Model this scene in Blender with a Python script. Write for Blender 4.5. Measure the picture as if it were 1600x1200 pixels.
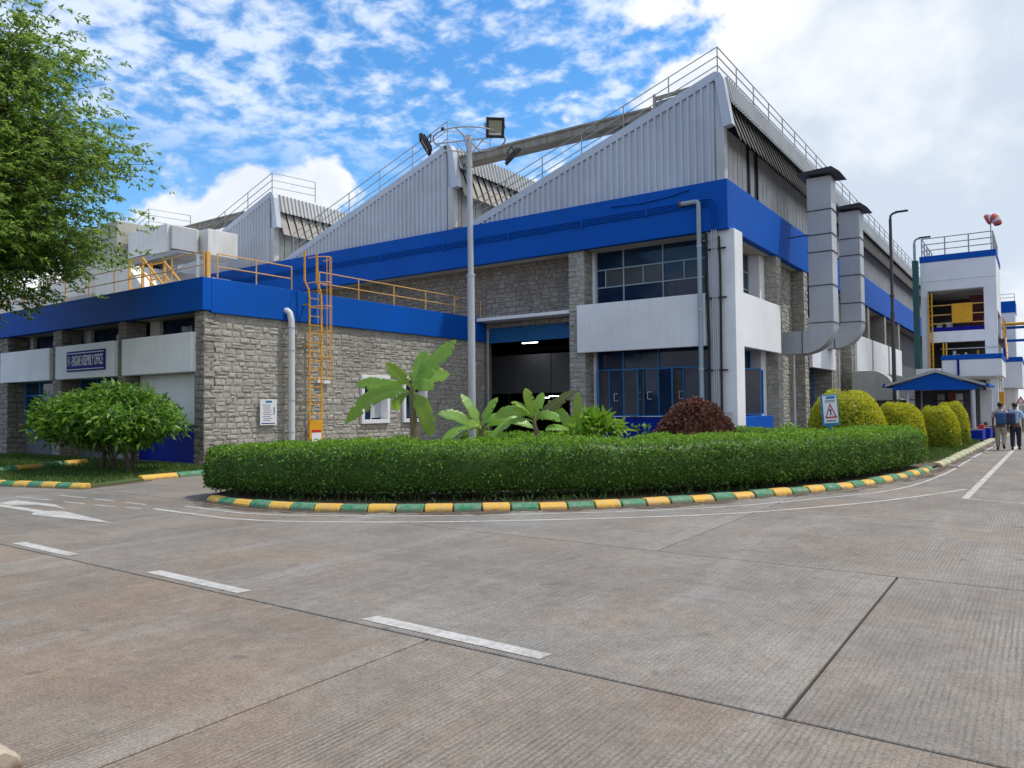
import bpy, bmesh, math, random
import numpy as np
from mathutils import Vector, Matrix

for o in list(bpy.data.objects):
    bpy.data.objects.remove(o, do_unlink=True)
scene = bpy.context.scene
COL = scene.collection
R = math.radians

# ------------------------------------------------------------------ camera
CAM_YAW, CAM_PITCH, CAM_ROLL, CAM_H = -0.6102, 0.03072, -0.009965, 1.65
def cam_axes():
    cy, sy = math.cos(CAM_YAW), math.sin(CAM_YAW)
    cp, sp = math.cos(CAM_PITCH), math.sin(CAM_PITCH)
    f = Vector((sy*cp, cy*cp, sp)); r = Vector((cy, -sy, 0)); u = r.cross(f)
    c, s = math.cos(CAM_ROLL), math.sin(CAM_ROLL)
    return f, c*r + s*u, -s*r + c*u
_f, _r, _u = cam_axes()
cam_data = bpy.data.cameras.new('camera')
cam_data.sensor_fit = 'HORIZONTAL'; cam_data.sensor_width = 36.0
cam_data.lens = 1177.3/1600*36
cam_data.clip_end = 3000
cam = bpy.data.objects.new('camera', cam_data); COL.objects.link(cam)
cam.matrix_world = Matrix(((_r.x, _u.x, -_f.x, 0), (_r.y, _u.y, -_f.y, 0), (_r.z, _u.z, -_f.z, CAM_H), (0, 0, 0, 1)))
scene.camera = cam

# ------------------------------------------------------------------ sky and sun
SUN_EL, SUN_AZ = R(64), R(42)          # azimuth from +X towards +Y
world = bpy.data.worlds.new('World'); world.cycles.sampling_method = 'MANUAL'; world.cycles.sample_map_resolution = 256; scene.world = world; world.use_nodes = True
wn, wl = world.node_tree.nodes, world.node_tree.links
wn.clear()
def W(t, **k):
    n = wn.new(t)
    for a, b in k.items(): setattr(n, a, b)
    return n
def wmath(op, a, b=None, c=None, clamp=False):
    n = W('ShaderNodeMath', operation=op); n.use_clamp = clamp
    for i, v in enumerate((a, b, c)):
        if v is None: continue
        if isinstance(v, (int, float)): n.inputs[i].default_value = v
        else: wl.new(v, n.inputs[i])
    return n.outputs[0]
def wsmooth(v, lo, hi):
    n = W('ShaderNodeMapRange', interpolation_type='SMOOTHSTEP'); wl.new(v, n.inputs['Value'])
    for k, x in (('From Min', lo), ('From Max', hi)):
        if isinstance(x, (int, float)): n.inputs[k].default_value = x
        else: wl.new(x, n.inputs[k])
    return n.outputs[0]
def wnoise(vec, scale, detail, rough, dist=0.0):
    n = W('ShaderNodeTexNoise'); wl.new(vec, n.inputs['Vector'])
    n.inputs['Scale'].default_value = scale; n.inputs['Detail'].default_value = detail
    n.inputs['Roughness'].default_value = rough; n.inputs['Distortion'].default_value = dist
    return n.outputs['Fac']
def wmix(fac, a, b):
    n = W('ShaderNodeMix', data_type='RGBA')
    if isinstance(fac, (int, float)): n.inputs['Factor'].default_value = fac
    else: wl.new(fac, n.inputs['Factor'])
    for k, v in ((6, a), (7, b)):
        if isinstance(v, tuple): n.inputs[k].default_value = v
        else: wl.new(v, n.inputs[k])
    return n.outputs[2]
sky = W('ShaderNodeTexSky', sky_type='NISHITA', sun_disc=False)
sky.sun_elevation = SUN_EL; sky.sun_rotation = R(90) - SUN_AZ
sky.air_density = 1.1; sky.dust_density = 0.4; sky.ozone_density = 2.5
SKY_STRENGTH = 0.15
tc = W('ShaderNodeTexCoord'); sep = W('ShaderNodeSeparateXYZ'); wl.new(tc.outputs['Generated'], sep.inputs[0])
dx, dy, dz = sep.outputs
# thin high altocumulus on a flat layer
den = wmath('ADD', wmath('MAXIMUM', dz, 0.0), 0.16)
cmb = W('ShaderNodeCombineXYZ'); wl.new(wmath('DIVIDE', dx, den), cmb.inputs[0]); wl.new(wmath('DIVIDE', dy, den), cmb.inputs[1])
fleece = wnoise(cmb.outputs[0], 11.5, 4, 0.60, 0.2)
patch = wnoise(cmb.outputs[0], 1.1, 2, 0.5)
hi_v = wmath('ADD', fleece, wmath('MULTIPLY', wmath('SUBTRACT', patch, 0.5), 0.60))
hi_a = wmath('MULTIPLY', wsmooth(hi_v, 0.36, 0.66), 0.74)
hi_a = wmath('MULTIPLY', hi_a, wsmooth(dz, 0.25, 0.38))
# cumulus: a low bank all round, piled high towards the right (+X +Y)
scl = W('ShaderNodeVectorMath', operation='MULTIPLY'); wl.new(tc.outputs['Generated'], scl.inputs[0]); scl.inputs[1].default_value = (1, 1, 1.25)
off = W('ShaderNodeVectorMath', operation='ADD'); wl.new(scl.outputs[0], off.inputs[0]); off.inputs[1].default_value = (3.15, 0.42, 0.33)
puff = wnoise(off.outputs[0], 5.2, 7, 0.52, 0.1)
bank = wnoise(off.outputs[0], 2.1, 2, 0.5)
side = wmath('ADD', wmath('MULTIPLY', dx, 0.93), wmath('MULTIPLY', dy, 0.36))
rise = wmath('MULTIPLY', wsmooth(side, -0.25, 0.42), 0.72)
top = wmath('ADD', wmath("ADD", 0.238, rise), wmath('MULTIPLY', wmath('SUBTRACT', bank, 0.5), 0.34))
cv = wmath('ADD', wmath('MULTIPLY', wmath('SUBTRACT', top, dz), 1.5), wmath('MULTIPLY', wmath('SUBTRACT', puff, 0.5), 0.95))
cu_a = wsmooth(cv, 0.0, 0.055)
shade_n = wnoise(off.outputs[0], 4.6, 5, 0.55, 0.3)
edge = wsmooth(cv, 0.04, 0.42)
shade = wmath('ADD', wmath('MULTIPLY', wsmooth(shade_n, 0.40, 0.62), 0.75), wmath('MULTIPLY', wmath('SUBTRACT', 1.0, edge), 0.5), clamp=True)
cu_col = wmix(shade, (0.50, 0.57, 0.67, 1), (0.775, 0.79, 0.81, 1))
hi_col = (0.74, 0.80, 0.90, 1)
hs = W('ShaderNodeHueSaturation'); wl.new(sky.outputs[0], hs.inputs['Color']); hs.inputs['Saturation'].default_value = 1.34
skys = W('ShaderNodeVectorMath', operation='SCALE'); wl.new(hs.outputs[0], skys.inputs[0]); skys.inputs['Scale'].default_value = SKY_STRENGTH
col1 = wmix(hi_a, skys.outputs[0], hi_col)
col2 = wmix(cu_a, col1, cu_col)
bg = W('ShaderNodeBackground'); wl.new(col2, bg.inputs['Color']); bg.inputs['Strength'].default_value = 1.0
wo = W('ShaderNodeOutputWorld'); wl.new(bg.outputs[0], wo.inputs['Surface'])

sun_d = bpy.data.lights.new('sun', 'SUN'); sun_d.energy = 2.5; sun_d.angle = R(2.0); sun_d.color = (1.0, 0.95, 0.87)
sun = bpy.data.objects.new('sun', sun_d); COL.objects.link(sun)
_sv = Vector((math.cos(SUN_EL)*math.cos(SUN_AZ), math.cos(SUN_EL)*math.sin(SUN_AZ), math.sin(SUN_EL)))
sun.rotation_euler = _sv.to_track_quat('Z', 'Y').to_euler()
sun.location = (10, 10, 40)

scene.view_settings.view_transform = 'Standard'; scene.view_settings.look = 'None'
scene.view_settings.exposure = 0.42; scene.view_settings.gamma = 1.0
scene.view_settings.use_curve_mapping = False
scene.render.engine = 'CYCLES'
cy_ = scene.cycles
cy_.max_bounces = 5; cy_.diffuse_bounces = 3; cy_.glossy_bounces = 2; cy_.transmission_bounces = 2; cy_.transparent_max_bounces = 4
cy_.caustics_reflective = False; cy_.caustics_refractive = False

# ------------------------------------------------------------------ materials
MATS = {}
class NT:
    """small node helper for one material"""
    def __init__(s, name):
        s.m = bpy.data.materials.new(name); s.m.use_nodes = True
        s.n, s.l = s.m.node_tree.nodes, s.m.node_tree.links
        s.b = s.n['Principled BSDF']; s.out = s.n['Material Output']
        s.tc = None
        MATS[name] = s.m
    def new(s, t, **k):
        x = s.n.new(t)
        for a, b in k.items(): setattr(x, a, b)
        return x
    def put(s, sock, v):
        if isinstance(v, (int, float, tuple, list)):
            if isinstance(v, (tuple, list)) and len(v) == 3 and sock.type == 'RGBA': v = (*v, 1)
            sock.default_value = v
        else: s.l.new(v, sock)
    def pos(s, sx=1, sy=1, sz=1):
        g = s.new('ShaderNodeNewGeometry')
        m = s.new('ShaderNodeVectorMath', operation='MULTIPLY'); s.l.new(g.outputs['Position'], m.inputs[0]); m.inputs[1].default_value = (sx, sy, sz)
        return m.outputs[0]
    def noise(s, vec, scale, detail=4, rough=.55, dist=0):
        x = s.new('ShaderNodeTexNoise'); s.l.new(vec, x.inputs['Vector'])
        x.inputs['Scale'].default_value = scale; x.inputs['Detail'].default_value = detail; x.inputs['Roughness'].default_value = rough; x.inputs['Distortion'].default_value = dist
        return x.outputs['Fac']
    def math(s, op, a, b=None, clamp=False):
        x = s.new('ShaderNodeMath', operation=op); x.use_clamp = clamp
        s.put(x.inputs[0], a)
        if b is not None: s.put(x.inputs[1], b)
        return x.outputs[0]
    def ramp(s, v, lo, hi, a=0.0, b=1.0):
        x = s.new('ShaderNodeMapRange'); s.put(x.inputs['Value'], v)
        x.inputs['From Min'].default_value = lo; x.inputs['From Max'].default_value = hi
        x.inputs['To Min'].default_value = a; x.inputs['To Max'].default_value = b
        return x.outputs[0]
    def mix(s, f, a, b, mode='MIX'):
        x = s.new('ShaderNodeMix', data_type='RGBA', blend_type=mode)
        s.put(x.inputs['Factor'], f); s.put(x.inputs[6], a); s.put(x.inputs[7], b)
        return x.outputs[2]
    def bump(s, h, strength=.3, dist=.01):
        x = s.new('ShaderNodeBump'); x.inputs['Strength'].default_value = strength; x.inputs['Distance'].default_value = dist
        s.put(x.inputs['Height'], h); s.l.new(x.outputs[0], s.b.inputs['Normal'])
    def rand(s):
        o = s.new('ShaderNodeObjectInfo'); g = s.new('ShaderNodeNewGeometry')
        return s.math('FRACT', s.math('ADD', o.outputs['Random'], g.outputs['Random Per Island']))
    def fin(s, col, rough=.6, metal=0, spec=None):
        s.put(s.b.inputs['Base Color'], col); s.put(s.b.inputs['Roughness'], rough); s.put(s.b.inputs['Metallic'], metal)
        if spec is not None: s.b.inputs['Specular IOR Level'].default_value = spec
        return s.m

def paint(name, col, dirt=.25, dirtcol=(.12, .11, .10), rough=.55, streak=True, metal=0, bump=.15, spec=.3):
    t = NT(name)
    a = t.noise(t.pos(1, 1, 1), 1.3, 4, .6)
    b = t.noise(t.pos(3.2, 3.2, .28), 1.6, 4, .62) if streak else t.noise(t.pos(), 5, 5, .6)
    f = t.math('MULTIPLY', t.ramp(t.math('ADD', t.math('MULTIPLY', a, .5), t.math('MULTIPLY', b, .5)), .44, .72), dirt, clamp=True)
    tone = t.ramp(t.noise(t.pos(), .35, 3), .3, .7, .90, 1.06)
    x = t.new('ShaderNodeVectorMath', operation='SCALE'); x.inputs[0].default_value = col; t.l.new(tone, x.inputs['Scale'])
    c = t.mix(f, x.outputs[0], dirtcol)
    if bump > .1 and rough > .58: t.bump(t.noise(t.pos(), 30, 2), bump, .006)
    return t.fin(c, rough, metal, spec)

paint('blue_wall', (.002, .095, .48), .45, (.015, .075, .27), .6, spec=.12)
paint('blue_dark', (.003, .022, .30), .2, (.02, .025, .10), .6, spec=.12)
paint('blue_frame', (.03, .22, .55), .2, (.1, .1, .1), .4, False)
paint('white_wall', (.83, .85, .88), .18, (.42, .40, .37), .6)
paint('cream_wall', (.74, .72, .66), .3, (.25, .22, .18), .7)
paint('soffit', (.56, .54, .47), .3, (.2, .18, .15), .7, False)
paint('white_frame', (.74, .75, .76), .15, (.3, .3, .3), .45, False)
paint('grey_frame', (.33, .42, .48), .2, (.15, .15, .15), .4, False)
paint('yellow_paint', (.76, .38, .02), .35, (.22, .10, .03), .45, False, bump=.05)
paint('orange_paint', (.80, .45, .13), .25, (.3, .15, .05), .5, False, bump=.05)
paint('grey_rail', (.40, .40, .38), .4, (.20, .17, .13), .5, False, bump=.05)
paint('galv', (.52, .54, .57), .28, (.30, .28, .26), .45, True, .25, bump=.05)
paint('pole_metal', (.50, .52, .56), .25, (.3, .3, .3), .45, True, .35, bump=.05)
paint('dark_metal', (.035, .036, .042), .3, (.1, .1, .1), .45, False, .2, bump=.05)
paint('brown_metal', (.085, .075, .075), .3, (.05, .04, .04), .5, False, bump=.05)
paint('green_metal', (.035, .12, .12), .3, (.05, .06, .06), .5, False, bump=.05)
paint('cladding', (.56, .60, .67), .25, (.33, .32, .31), .45, True, .2, bump=.03)
paint('louver', (.38, .36, .33), .45, (.19, .16, .135), .6, True, 0, bump=.05)
paint('hood_sheet', (.55, .56, .56), .3, (.25, .23, .2), .5, True, .15, bump=.03)
paint('panel_pale', (.50, .51, .50), .45, (.14, .13, .12), .6, True)
paint('roof_sheet', (.34, .36, .39), .4, (.2, .19, .18), .5, True, .2)
paint('concrete_beam', (.36, .335, .285), .75, (.10, .09, .075), .85, True)
paint('ahu', (.38, .38, .33), .2, (.2, .2, .18), .5)
paint('duct_white', (.80, .80, .78), .35, (.30, .27, .22), .55)
paint('black_rubber', (.02, .02, .022), .2, (.06, .06, .06), .6, False)
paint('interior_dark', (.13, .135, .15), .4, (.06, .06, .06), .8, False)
paint('interior_pale', (.5, .51, .55), .3, (.15, .15, .15), .8, False)
paint('shutter_blue', (.02, .15, .38), .35, (.03, .06, .09), .5, False)
paint('red_paint', (.55, .035, .03), .2, (.2, .03, .03), .5, False)
paint('orange_red', (.65, .10, .03), .2, (.2, .03, .03), .5, False)
paint('sign_navy', (.010, .010, .22), .1, (.02, .02, .1), .6, False, bump=0, spec=.1)
paint('sign_blue', (.03, .20, .46), .1, (.02, .05, .2), .4, False, bump=0)
paint('sign_white', (.78, .79, .82), .1, (.5, .5, .5), .4, False, bump=0)
paint('print_ink', (.10, .10, .16), .1, (.1, .1, .1), .6, False, bump=0)
paint('pipe_white', (.70, .71, .72), .2, (.35, .33, .3), .35, True, bump=.02)
paint('terracotta', (.30, .10, .055), .4, (.1, .05, .03), .8, False)
paint('hood_grey', (.46, .47, .44), .35, (.22, .21, .19), .6, True)
paint('maroon', (.12, .02, .02), .3, (.05, .02, .02), .6, False)

def kerb_mat(name, col, worn):
    t = NT(name)
    n = t.noise(t.pos(), 9, 7, .65); n2 = t.noise(t.pos(), 40, 4, .6)
    f = t.ramp(t.math('ADD', t.math('MULTIPLY', n, .7), t.math('MULTIPLY', n2, .3)), .48-worn*.35, .74-worn*.2)
    g = t.new('ShaderNodeNewGeometry'); sp = t.new('ShaderNodeSeparateXYZ'); t.l.new(g.outputs['Position'], sp.inputs[0])
    mud = t.math('MULTIPLY', t.ramp(t.math('SUBTRACT', sp.outputs[2], t.math('MULTIPLY', n, .10)), .0, -.035), .8, clamp=True)
    c = t.mix(t.math('MULTIPLY', f, .85, clamp=True), col, (.33, .31, .26))
    c = t.mix(mud, c, (.14, .085, .06))
    t.bump(t.math('ADD', n, t.math('MULTIPLY', n2, .5)), .35, .012)
    return t.fin(c, .7)
kerb_mat('kerb_yellow', (.70, .39, .025), .12)
kerb_mat('kerb_green', (.014, .19, .080), .12)
kerb_mat('kerb_plain', (.46, .37, .28), .3)
kerb_mat('kerb_pale', (.60, .50, .16), .55)
kerb_mat('kerb_pale_green', (.22, .33, .18), .6)

def stone_mat(name, a, b, c3, dark):
    t = NT(name); r = t.rand()
    cr = t.new('ShaderNodeValToRGB'); t.l.new(r, cr.inputs[0])
    e = cr.color_ramp.elements; e[0].color = (*a, 1); e[1].color = (*b, 1); e[1].position = .55
    k = e.new(1.0); k.color = (*c3, 1)
    n = t.noise(t.pos(), 6, 7, .68); n2 = t.noise(t.pos(), 22, 5, .65); n3 = t.noise(t.pos(.6, .6, .35), .9, 4, .6)
    f = t.ramp(t.math('ADD', t.math('MULTIPLY', n, .55), t.math('MULTIPLY', n2, .45)), .40, .64)
    col = t.mix(t.math('MULTIPLY', f, .75, clamp=True), cr.outputs[0], dark)
    col = t.mix(t.ramp(n3, .50, .78, 0, .65), col, tuple(x*.7 for x in dark))
    t.bump(t.math('ADD', n, t.math('MULTIPLY', n2, .6)), .55, .03)
    return t.fin(col, .9)
stone_mat('stone', (.37, .36, .33), (.54, .52, .455), (.48, .445, .385), (.17, .165, .155))
stone_mat('stone_dark', (.30, .265, .235), (.41, .37, .325), (.36, .33, .30), (.11, .10, .09))
paint('mortar', (.38, .36, .31), .6, (.11, .10, .09), .95, False)
paint('mortar_dark', (.22, .195, .17), .6, (.05, .045, .04), .95, False)

# glass
t = NT('window_glass'); n = t.noise(t.pos(.8, .8, .8), 1.1, 4, .6)
t.fin(t.mix(t.ramp(n, .4, .7), (.008, .022, .065), (.03, .05, .10)), .05, 0, .3)
t = NT('window_glass_pale'); n = t.noise(t.pos(), 1.4, 4, .6)
t.fin(t.mix(n, (.045, .055, .075), (.12, .12, .125)), .12, 0, .25)
t = NT('lamp_glass'); t.fin((.35, .36, .26), .15, 0, .6)
t = NT('tube_emit'); t.b.inputs['Emission Color'].default_value = (.92, .96, 1, 1); t.b.inputs['Emission Strength'].default_value = 7.0; t.fin((.8, .8, .8), .5)

# concrete road: greyer slabs on the far lanes, browner dusty ones on the near lane
def concrete(name, ca, cb, cc):
    t = NT(name)
    p1 = t.pos()
    big = t.noise(p1, .16, 3, .6, .4); mid = t.noise(p1, .9, 4, .62, .3); fine = t.noise(p1, 26, 4, .7); grit = t.noise(p1, 62, 3, .7); blot = t.noise(p1, 7.5, 4, .65)
    smear = t.noise(t.pos(1.6, .32, 1), 1.0, 5, .65, .6)
    c = t.mix(t.ramp(big, .36, .64), ca, cb)
    c = t.mix(t.ramp(mid, .38, .70, 0, .75), c, cc)
    c = t.mix(t.ramp(smear, .50, .75, 0, .6), c, (.30, .285, .26))
    # tining: fine grooves across the lane, worn away in places
    wv = t.new('ShaderNodeTexWave', wave_type='BANDS', bands_direction='X', wave_profile='SIN')
    t.l.new(t.pos(), wv.inputs['Vector']); wv.inputs['Scale'].default_value = 8.5; wv.inputs['Distortion'].default_value = 2.2; wv.inputs['Detail'].default_value = 3; wv.inputs['Detail Scale'].default_value = .9; wv.inputs['Detail Roughness'].default_value = .65
    streak = t.noise(t.pos(46, 1.7, 1), 1.0, 3, .65)
    wear = t.ramp(t.noise(t.pos(.7, .35, 1), .8, 4, .6), .44, .60, .06, 1.0)
    lines = t.ramp(t.math('ADD', t.math('MULTIPLY', streak, .75), t.math('MULTIPLY', wv.outputs['Fac'], .25)), .46, .70)
    tine = t.math('MULTIPLY', lines, wear, clamp=True)
    c = t.mix(t.math('MULTIPLY', tine, .66), c, (.075, .060, .047))
    tint = t.noise(p1, .62, 4, .6, .5)
    c = t.mix(t.ramp(tint, .50, .72, 0, .42), c, tuple(a*b for a, b in zip(cb, (1.0, .80, .60))))
    c = t.mix(t.ramp(tint, .46, .28, 0, .30), c, (.215, .215, .195))
    gco = t.new('ShaderNodeTexCoord'); gs = t.new('ShaderNodeSeparateXYZ'); t.l.new(gco.outputs['Generated'], gs.inputs[0])
    margin = t.math('MULTIPLY', t.ramp(t.math('ADD', gs.outputs[0], t.math('MULTIPLY', blot, .02)), .960, .972), .35, clamp=True)
    c = t.mix(margin, c, tuple(x*1.22 for x in ca))
    track = t.noise(t.pos(.10, 1.1, 1), 1.0, 3, .6)
    c = t.mix(t.ramp(track, .52, .70, 0, .40), c, (.12, .105, .09))
    spots = t.noise(p1, 3.3, 3, .5)
    c = t.mix(t.ramp(spots, .68, .74, 0, .55), c, (.09, .08, .07))
    c = t.mix(t.ramp(fine, .50, .72, 0, .62), c, (.105, .092, .078))
    oo = t.new('ShaderNodeObjectInfo')
    xs = t.new('ShaderNodeVectorMath', operation='SCALE'); t.l.new(c, xs.inputs[0]); t.l.new(t.math('MULTIPLY', t.ramp(oo.outputs['Random'], 0, 1, .94, 1.06), t.math('MULTIPLY', t.ramp(blot, .3, .7, .84, 1.14), t.ramp(grit, .3, .7, .66, 1.42))), xs.inputs['Scale'])
    t.bump(t.math('SUBTRACT', t.math('MULTIPLY', fine, .7), t.math('MULTIPLY', lines, .6)), .5, .010)
    t.fin(xs.outputs[0], .82)
concrete('concrete', (.212, .198, .178), (.232, .194, .154), (.148, .127, .104))
concrete('concrete_dusty', (.218, .190, .158), (.240, .182, .132), (.150, .118, .090))
t = NT('joint_filler'); t.fin(t.mix(t.noise(t.pos(), 12, 4), (.016, .014, .013), (.045, .039, .034)), .95)
t = NT('road_paint'); nn = t.noise(t.pos(), 14, 7, .7); n2 = t.noise(t.pos(), 2.2, 4, .6)
f = t.ramp(t.math('ADD', t.math('MULTIPLY', nn, .6), t.math('MULTIPLY', n2, .4)), .42, .60)
t.bump(nn, .3, .004); t.fin(t.mix(t.math('MULTIPLY', f, .75, clamp=True), (.50, .485, .455), (.25, .225, .195)), .75)
t = NT('soil'); nn = t.noise(t.pos(), 5, 7, .7); t.bump(nn, .8, .04)
t.fin(t.mix(nn, (.06, .038, .025), (.17, .12, .085)), .95)
t = NT('gutter_dirt'); nn = t.noise(t.pos(), 4.5, 5, .7); n2 = t.noise(t.pos(), 1.1, 3, .6)
t.fin(t.mix(nn, (.07, .045, .03), (.16, .115, .08)), .95)
tr_ = t.new('ShaderNodeBsdfTransparent'); mx_ = t.new('ShaderNodeMixShader')
t.put(mx_.inputs[0], t.ramp(t.math('ADD', t.math('MULTIPLY', nn, .6), t.math('MULTIPLY', n2, .4)), .44, .58)); t.l.new(tr_.outputs[0], mx_.inputs[1]); t.l.new(t.b.outputs[0], mx_.inputs[2]); t.l.new(mx_.outputs[0], t.out.inputs['Surface'])
t = NT('grass_ground'); nn = t.noise(t.pos(), 3, 7, .7); t.bump(nn, .8, .04)
t.fin(t.mix(nn, (.03, .06, .012), (.09, .12, .03)), .95)

def leaf_mat(name, cols, rough=.5, trans=.35, gloss=.35):
    t = NT(name); r = t.rand()
    cr = t.new('ShaderNodeValToRGB'); t.l.new(r, cr.inputs[0])
    e = cr.color_ramp.elements; e[0].color = (*cols[0], 1); e[1].color = (*cols[-1], 1)
    for i, cc in enumerate(cols[1:-1]): k = e.new((i+1)/(len(cols)-1)); k.color = (*cc, 1)
    t.fin(cr.outputs[0], rough, 0, gloss)
    tr = t.new('ShaderNodeBsdfTranslucent')
    hs = t.new('ShaderNodeHueSaturation'); t.l.new(cr.outputs[0], hs.inputs['Color']); hs.inputs['Value'].default_value = 1.5; hs.inputs['Hue'].default_value = .485
    t.l.new(hs.outputs[0], tr.inputs[0])
    mx = t.new('ShaderNodeMixShader'); mx.inputs[0].default_value = trans
    t.l.new(t.b.outputs[0], mx.inputs[1]); t.l.new(tr.outputs[0], mx.inputs[2]); t.l.new(mx.outputs[0], t.out.inputs['Surface'])
    return t.m
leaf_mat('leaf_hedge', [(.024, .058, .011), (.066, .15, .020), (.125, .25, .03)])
leaf_mat('leaf_hedge_new_sunlit', [(.08, .20, .014), (.15, .31, .020), (.22, .38, .03)])  # new growth, with the sun on the hedge top put into the colour
leaf_mat('leaf_tree', [(.07, .145, .03), (.12, .22, .045), (.18, .30, .055), (.26, .39, .07)], trans=.5)
leaf_mat('leaf_shrub', [(.045, .12, .014), (.09, .21, .022), (.17, .32, .035)], .4, .35, .35)
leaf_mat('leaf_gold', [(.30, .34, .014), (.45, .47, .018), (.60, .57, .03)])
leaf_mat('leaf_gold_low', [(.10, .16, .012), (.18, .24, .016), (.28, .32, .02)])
leaf_mat('leaf_dry', [(.10, .045, .032), (.18, .08, .055), (.27, .135, .095)], .8, .12, .2)
leaf_mat('leaf_grass', [(.03, .08, .012), (.06, .13, .02), (.1, .17, .03)])
def banana_mat(name, c0, c1):
    t = NT(name)
    tcn = t.new('ShaderNodeTexCoord')
    uv = t.new('ShaderNodeUVMap'); sp = t.new('ShaderNodeSeparateXYZ'); t.l.new(uv.outputs[0], sp.inputs[0])
    wv = t.new('ShaderNodeTexWave', bands_direction='X'); t.l.new(uv.outputs[0], wv.inputs['Vector']); wv.inputs['Scale'].default_value = 2.2; wv.inputs['Distortion'].default_value = 3.0; wv.inputs['Detail'].default_value = 2
    rib = t.ramp(t.math('ABSOLUTE', t.math('SUBTRACT', sp.outputs[1], .5)), .0, .035, 1, 0)
    rib = t.math('MAXIMUM', rib, 0.0)
    n = t.noise(t.pos(), 3, 5, .6)
    c = t.mix(n, c0, c1)
    c = t.mix(t.math('MULTIPLY', wv.outputs['Fac'], .28), c, tuple(x*.5 for x in c0))
    c = t.mix(rib, c, (.24, .32, .08))
    edge = t.ramp(t.math('ABSOLUTE', t.math('SUBTRACT', sp.outputs[1], .5)), .40, .5)
    brown = t.math('MULTIPLY', edge, t.ramp(t.noise(t.pos(), 5, 4), .52, .66), clamp=True)
    c = t.mix(t.math('MULTIPLY', brown, .9), c, (.17, .10, .04))
    t.bump(wv.outputs['Fac'], .22, .012); t.fin(c, .34, 0, .5)
    tr = t.new('ShaderNodeBsdfTranslucent'); hs = t.new('ShaderNodeHueSaturation'); t.l.new(c, hs.inputs['Color']); hs.inputs['Value'].default_value = 1.7; hs.inputs['Hue'].default_value = .48; t.l.new(hs.outputs[0], tr.inputs[0])
    mx = t.new('ShaderNodeMixShader'); mx.inputs[0].default_value = .4
    t.l.new(t.b.outputs[0], mx.inputs[1]); t.l.new(tr.outputs[0], mx.inputs[2]); t.l.new(mx.outputs[0], t.out.inputs['Surface'])
banana_mat('banana_leaf', (.15, .33, .04), (.27, .50, .065))
banana_mat('banana_leaf_young', (.16, .31, .025), (.28, .43, .04))
banana_mat('banana_leaf_brown', (.12, .10, .03), (.12, .19, .04))
t = NT('banana_stem'); nn = t.noise(t.pos(4, 4, .8), 5, 5, .6); t.fin(t.mix(nn, (.09, .055, .03), (.22, .20, .09)), .7)
t = NT('bark'); nn = t.noise(t.pos(3, 3, .7), 6, 6, .65); t.bump(nn, .8, .03); t.fin(t.mix(nn, (.035, .026, .02), (.13, .10, .075)), .9)
t = NT('skin'); t.fin((.17, .085, .052), .55)
t = NT('hair'); t.fin((.012, .01, .01), .55)
def cloth(name, col):
    t = NT(name); nn = t.noise(t.pos(), 14, 4, .6); t.bump(nn, .5, .03)
    x = t.new('ShaderNodeVectorMath', operation='SCALE'); x.inputs[0].default_value = col; t.l.new(t.ramp(nn, .3, .7, .8, 1.15), x.inputs['Scale'])
    t.fin(x.outputs[0], .85)
cloth('cloth_check', (.48, .36, .34)); cloth('cloth_lightblue', (.36, .50, .68)); cloth('cloth_beige', (.34, .29, .23)); cloth('cloth_navy', (.018, .022, .045))
cloth('cloth_bagblue', (.03, .075, .19)); cloth('cloth_bagdark', (.025, .035, .075)); cloth('cloth_sockred', (.52, .10, .08)); cloth('cloth_sockwhite', (.75, .72, .72)); cloth('shoe_black', (.015, .014, .014))

# ------------------------------------------------------------------ mesh helpers
def tag(o, label=None, cat=None, group=None, kind=None):
    if label: o['label'] = label
    if cat: o['category'] = cat
    if group: o['group'] = group
    if kind: o['kind'] = kind
    return o
def thing(name, loc, label, cat, group=None, rz=0):
    o = bpy.data.objects.new(name, None); COL.objects.link(o)
    o.location = loc; o.rotation_euler = (0, 0, rz); o.empty_display_size = .2
    tag(o, label, cat, group); UPD.append(o)
    return o
UPD = []
def attach(o, parent):
    if parent is not None:
        o.parent = parent
        o.matrix_parent_inverse = world_of(parent).inverted()
def world_of(o):
    m = Matrix.LocRotScale(o.location, o.rotation_euler, o.scale)
    if o.parent: m = world_of(o.parent) @ o.matrix_parent_inverse @ m
    return m
def link(name, me, parent=None, mats=None):
    o = bpy.data.objects.new(name, me); COL.objects.link(o)
    if mats:
        for m in (mats if isinstance(mats, (list, tuple)) else [mats]): me.materials.append(MATS[m])
    attach(o, parent)
    return o
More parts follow.
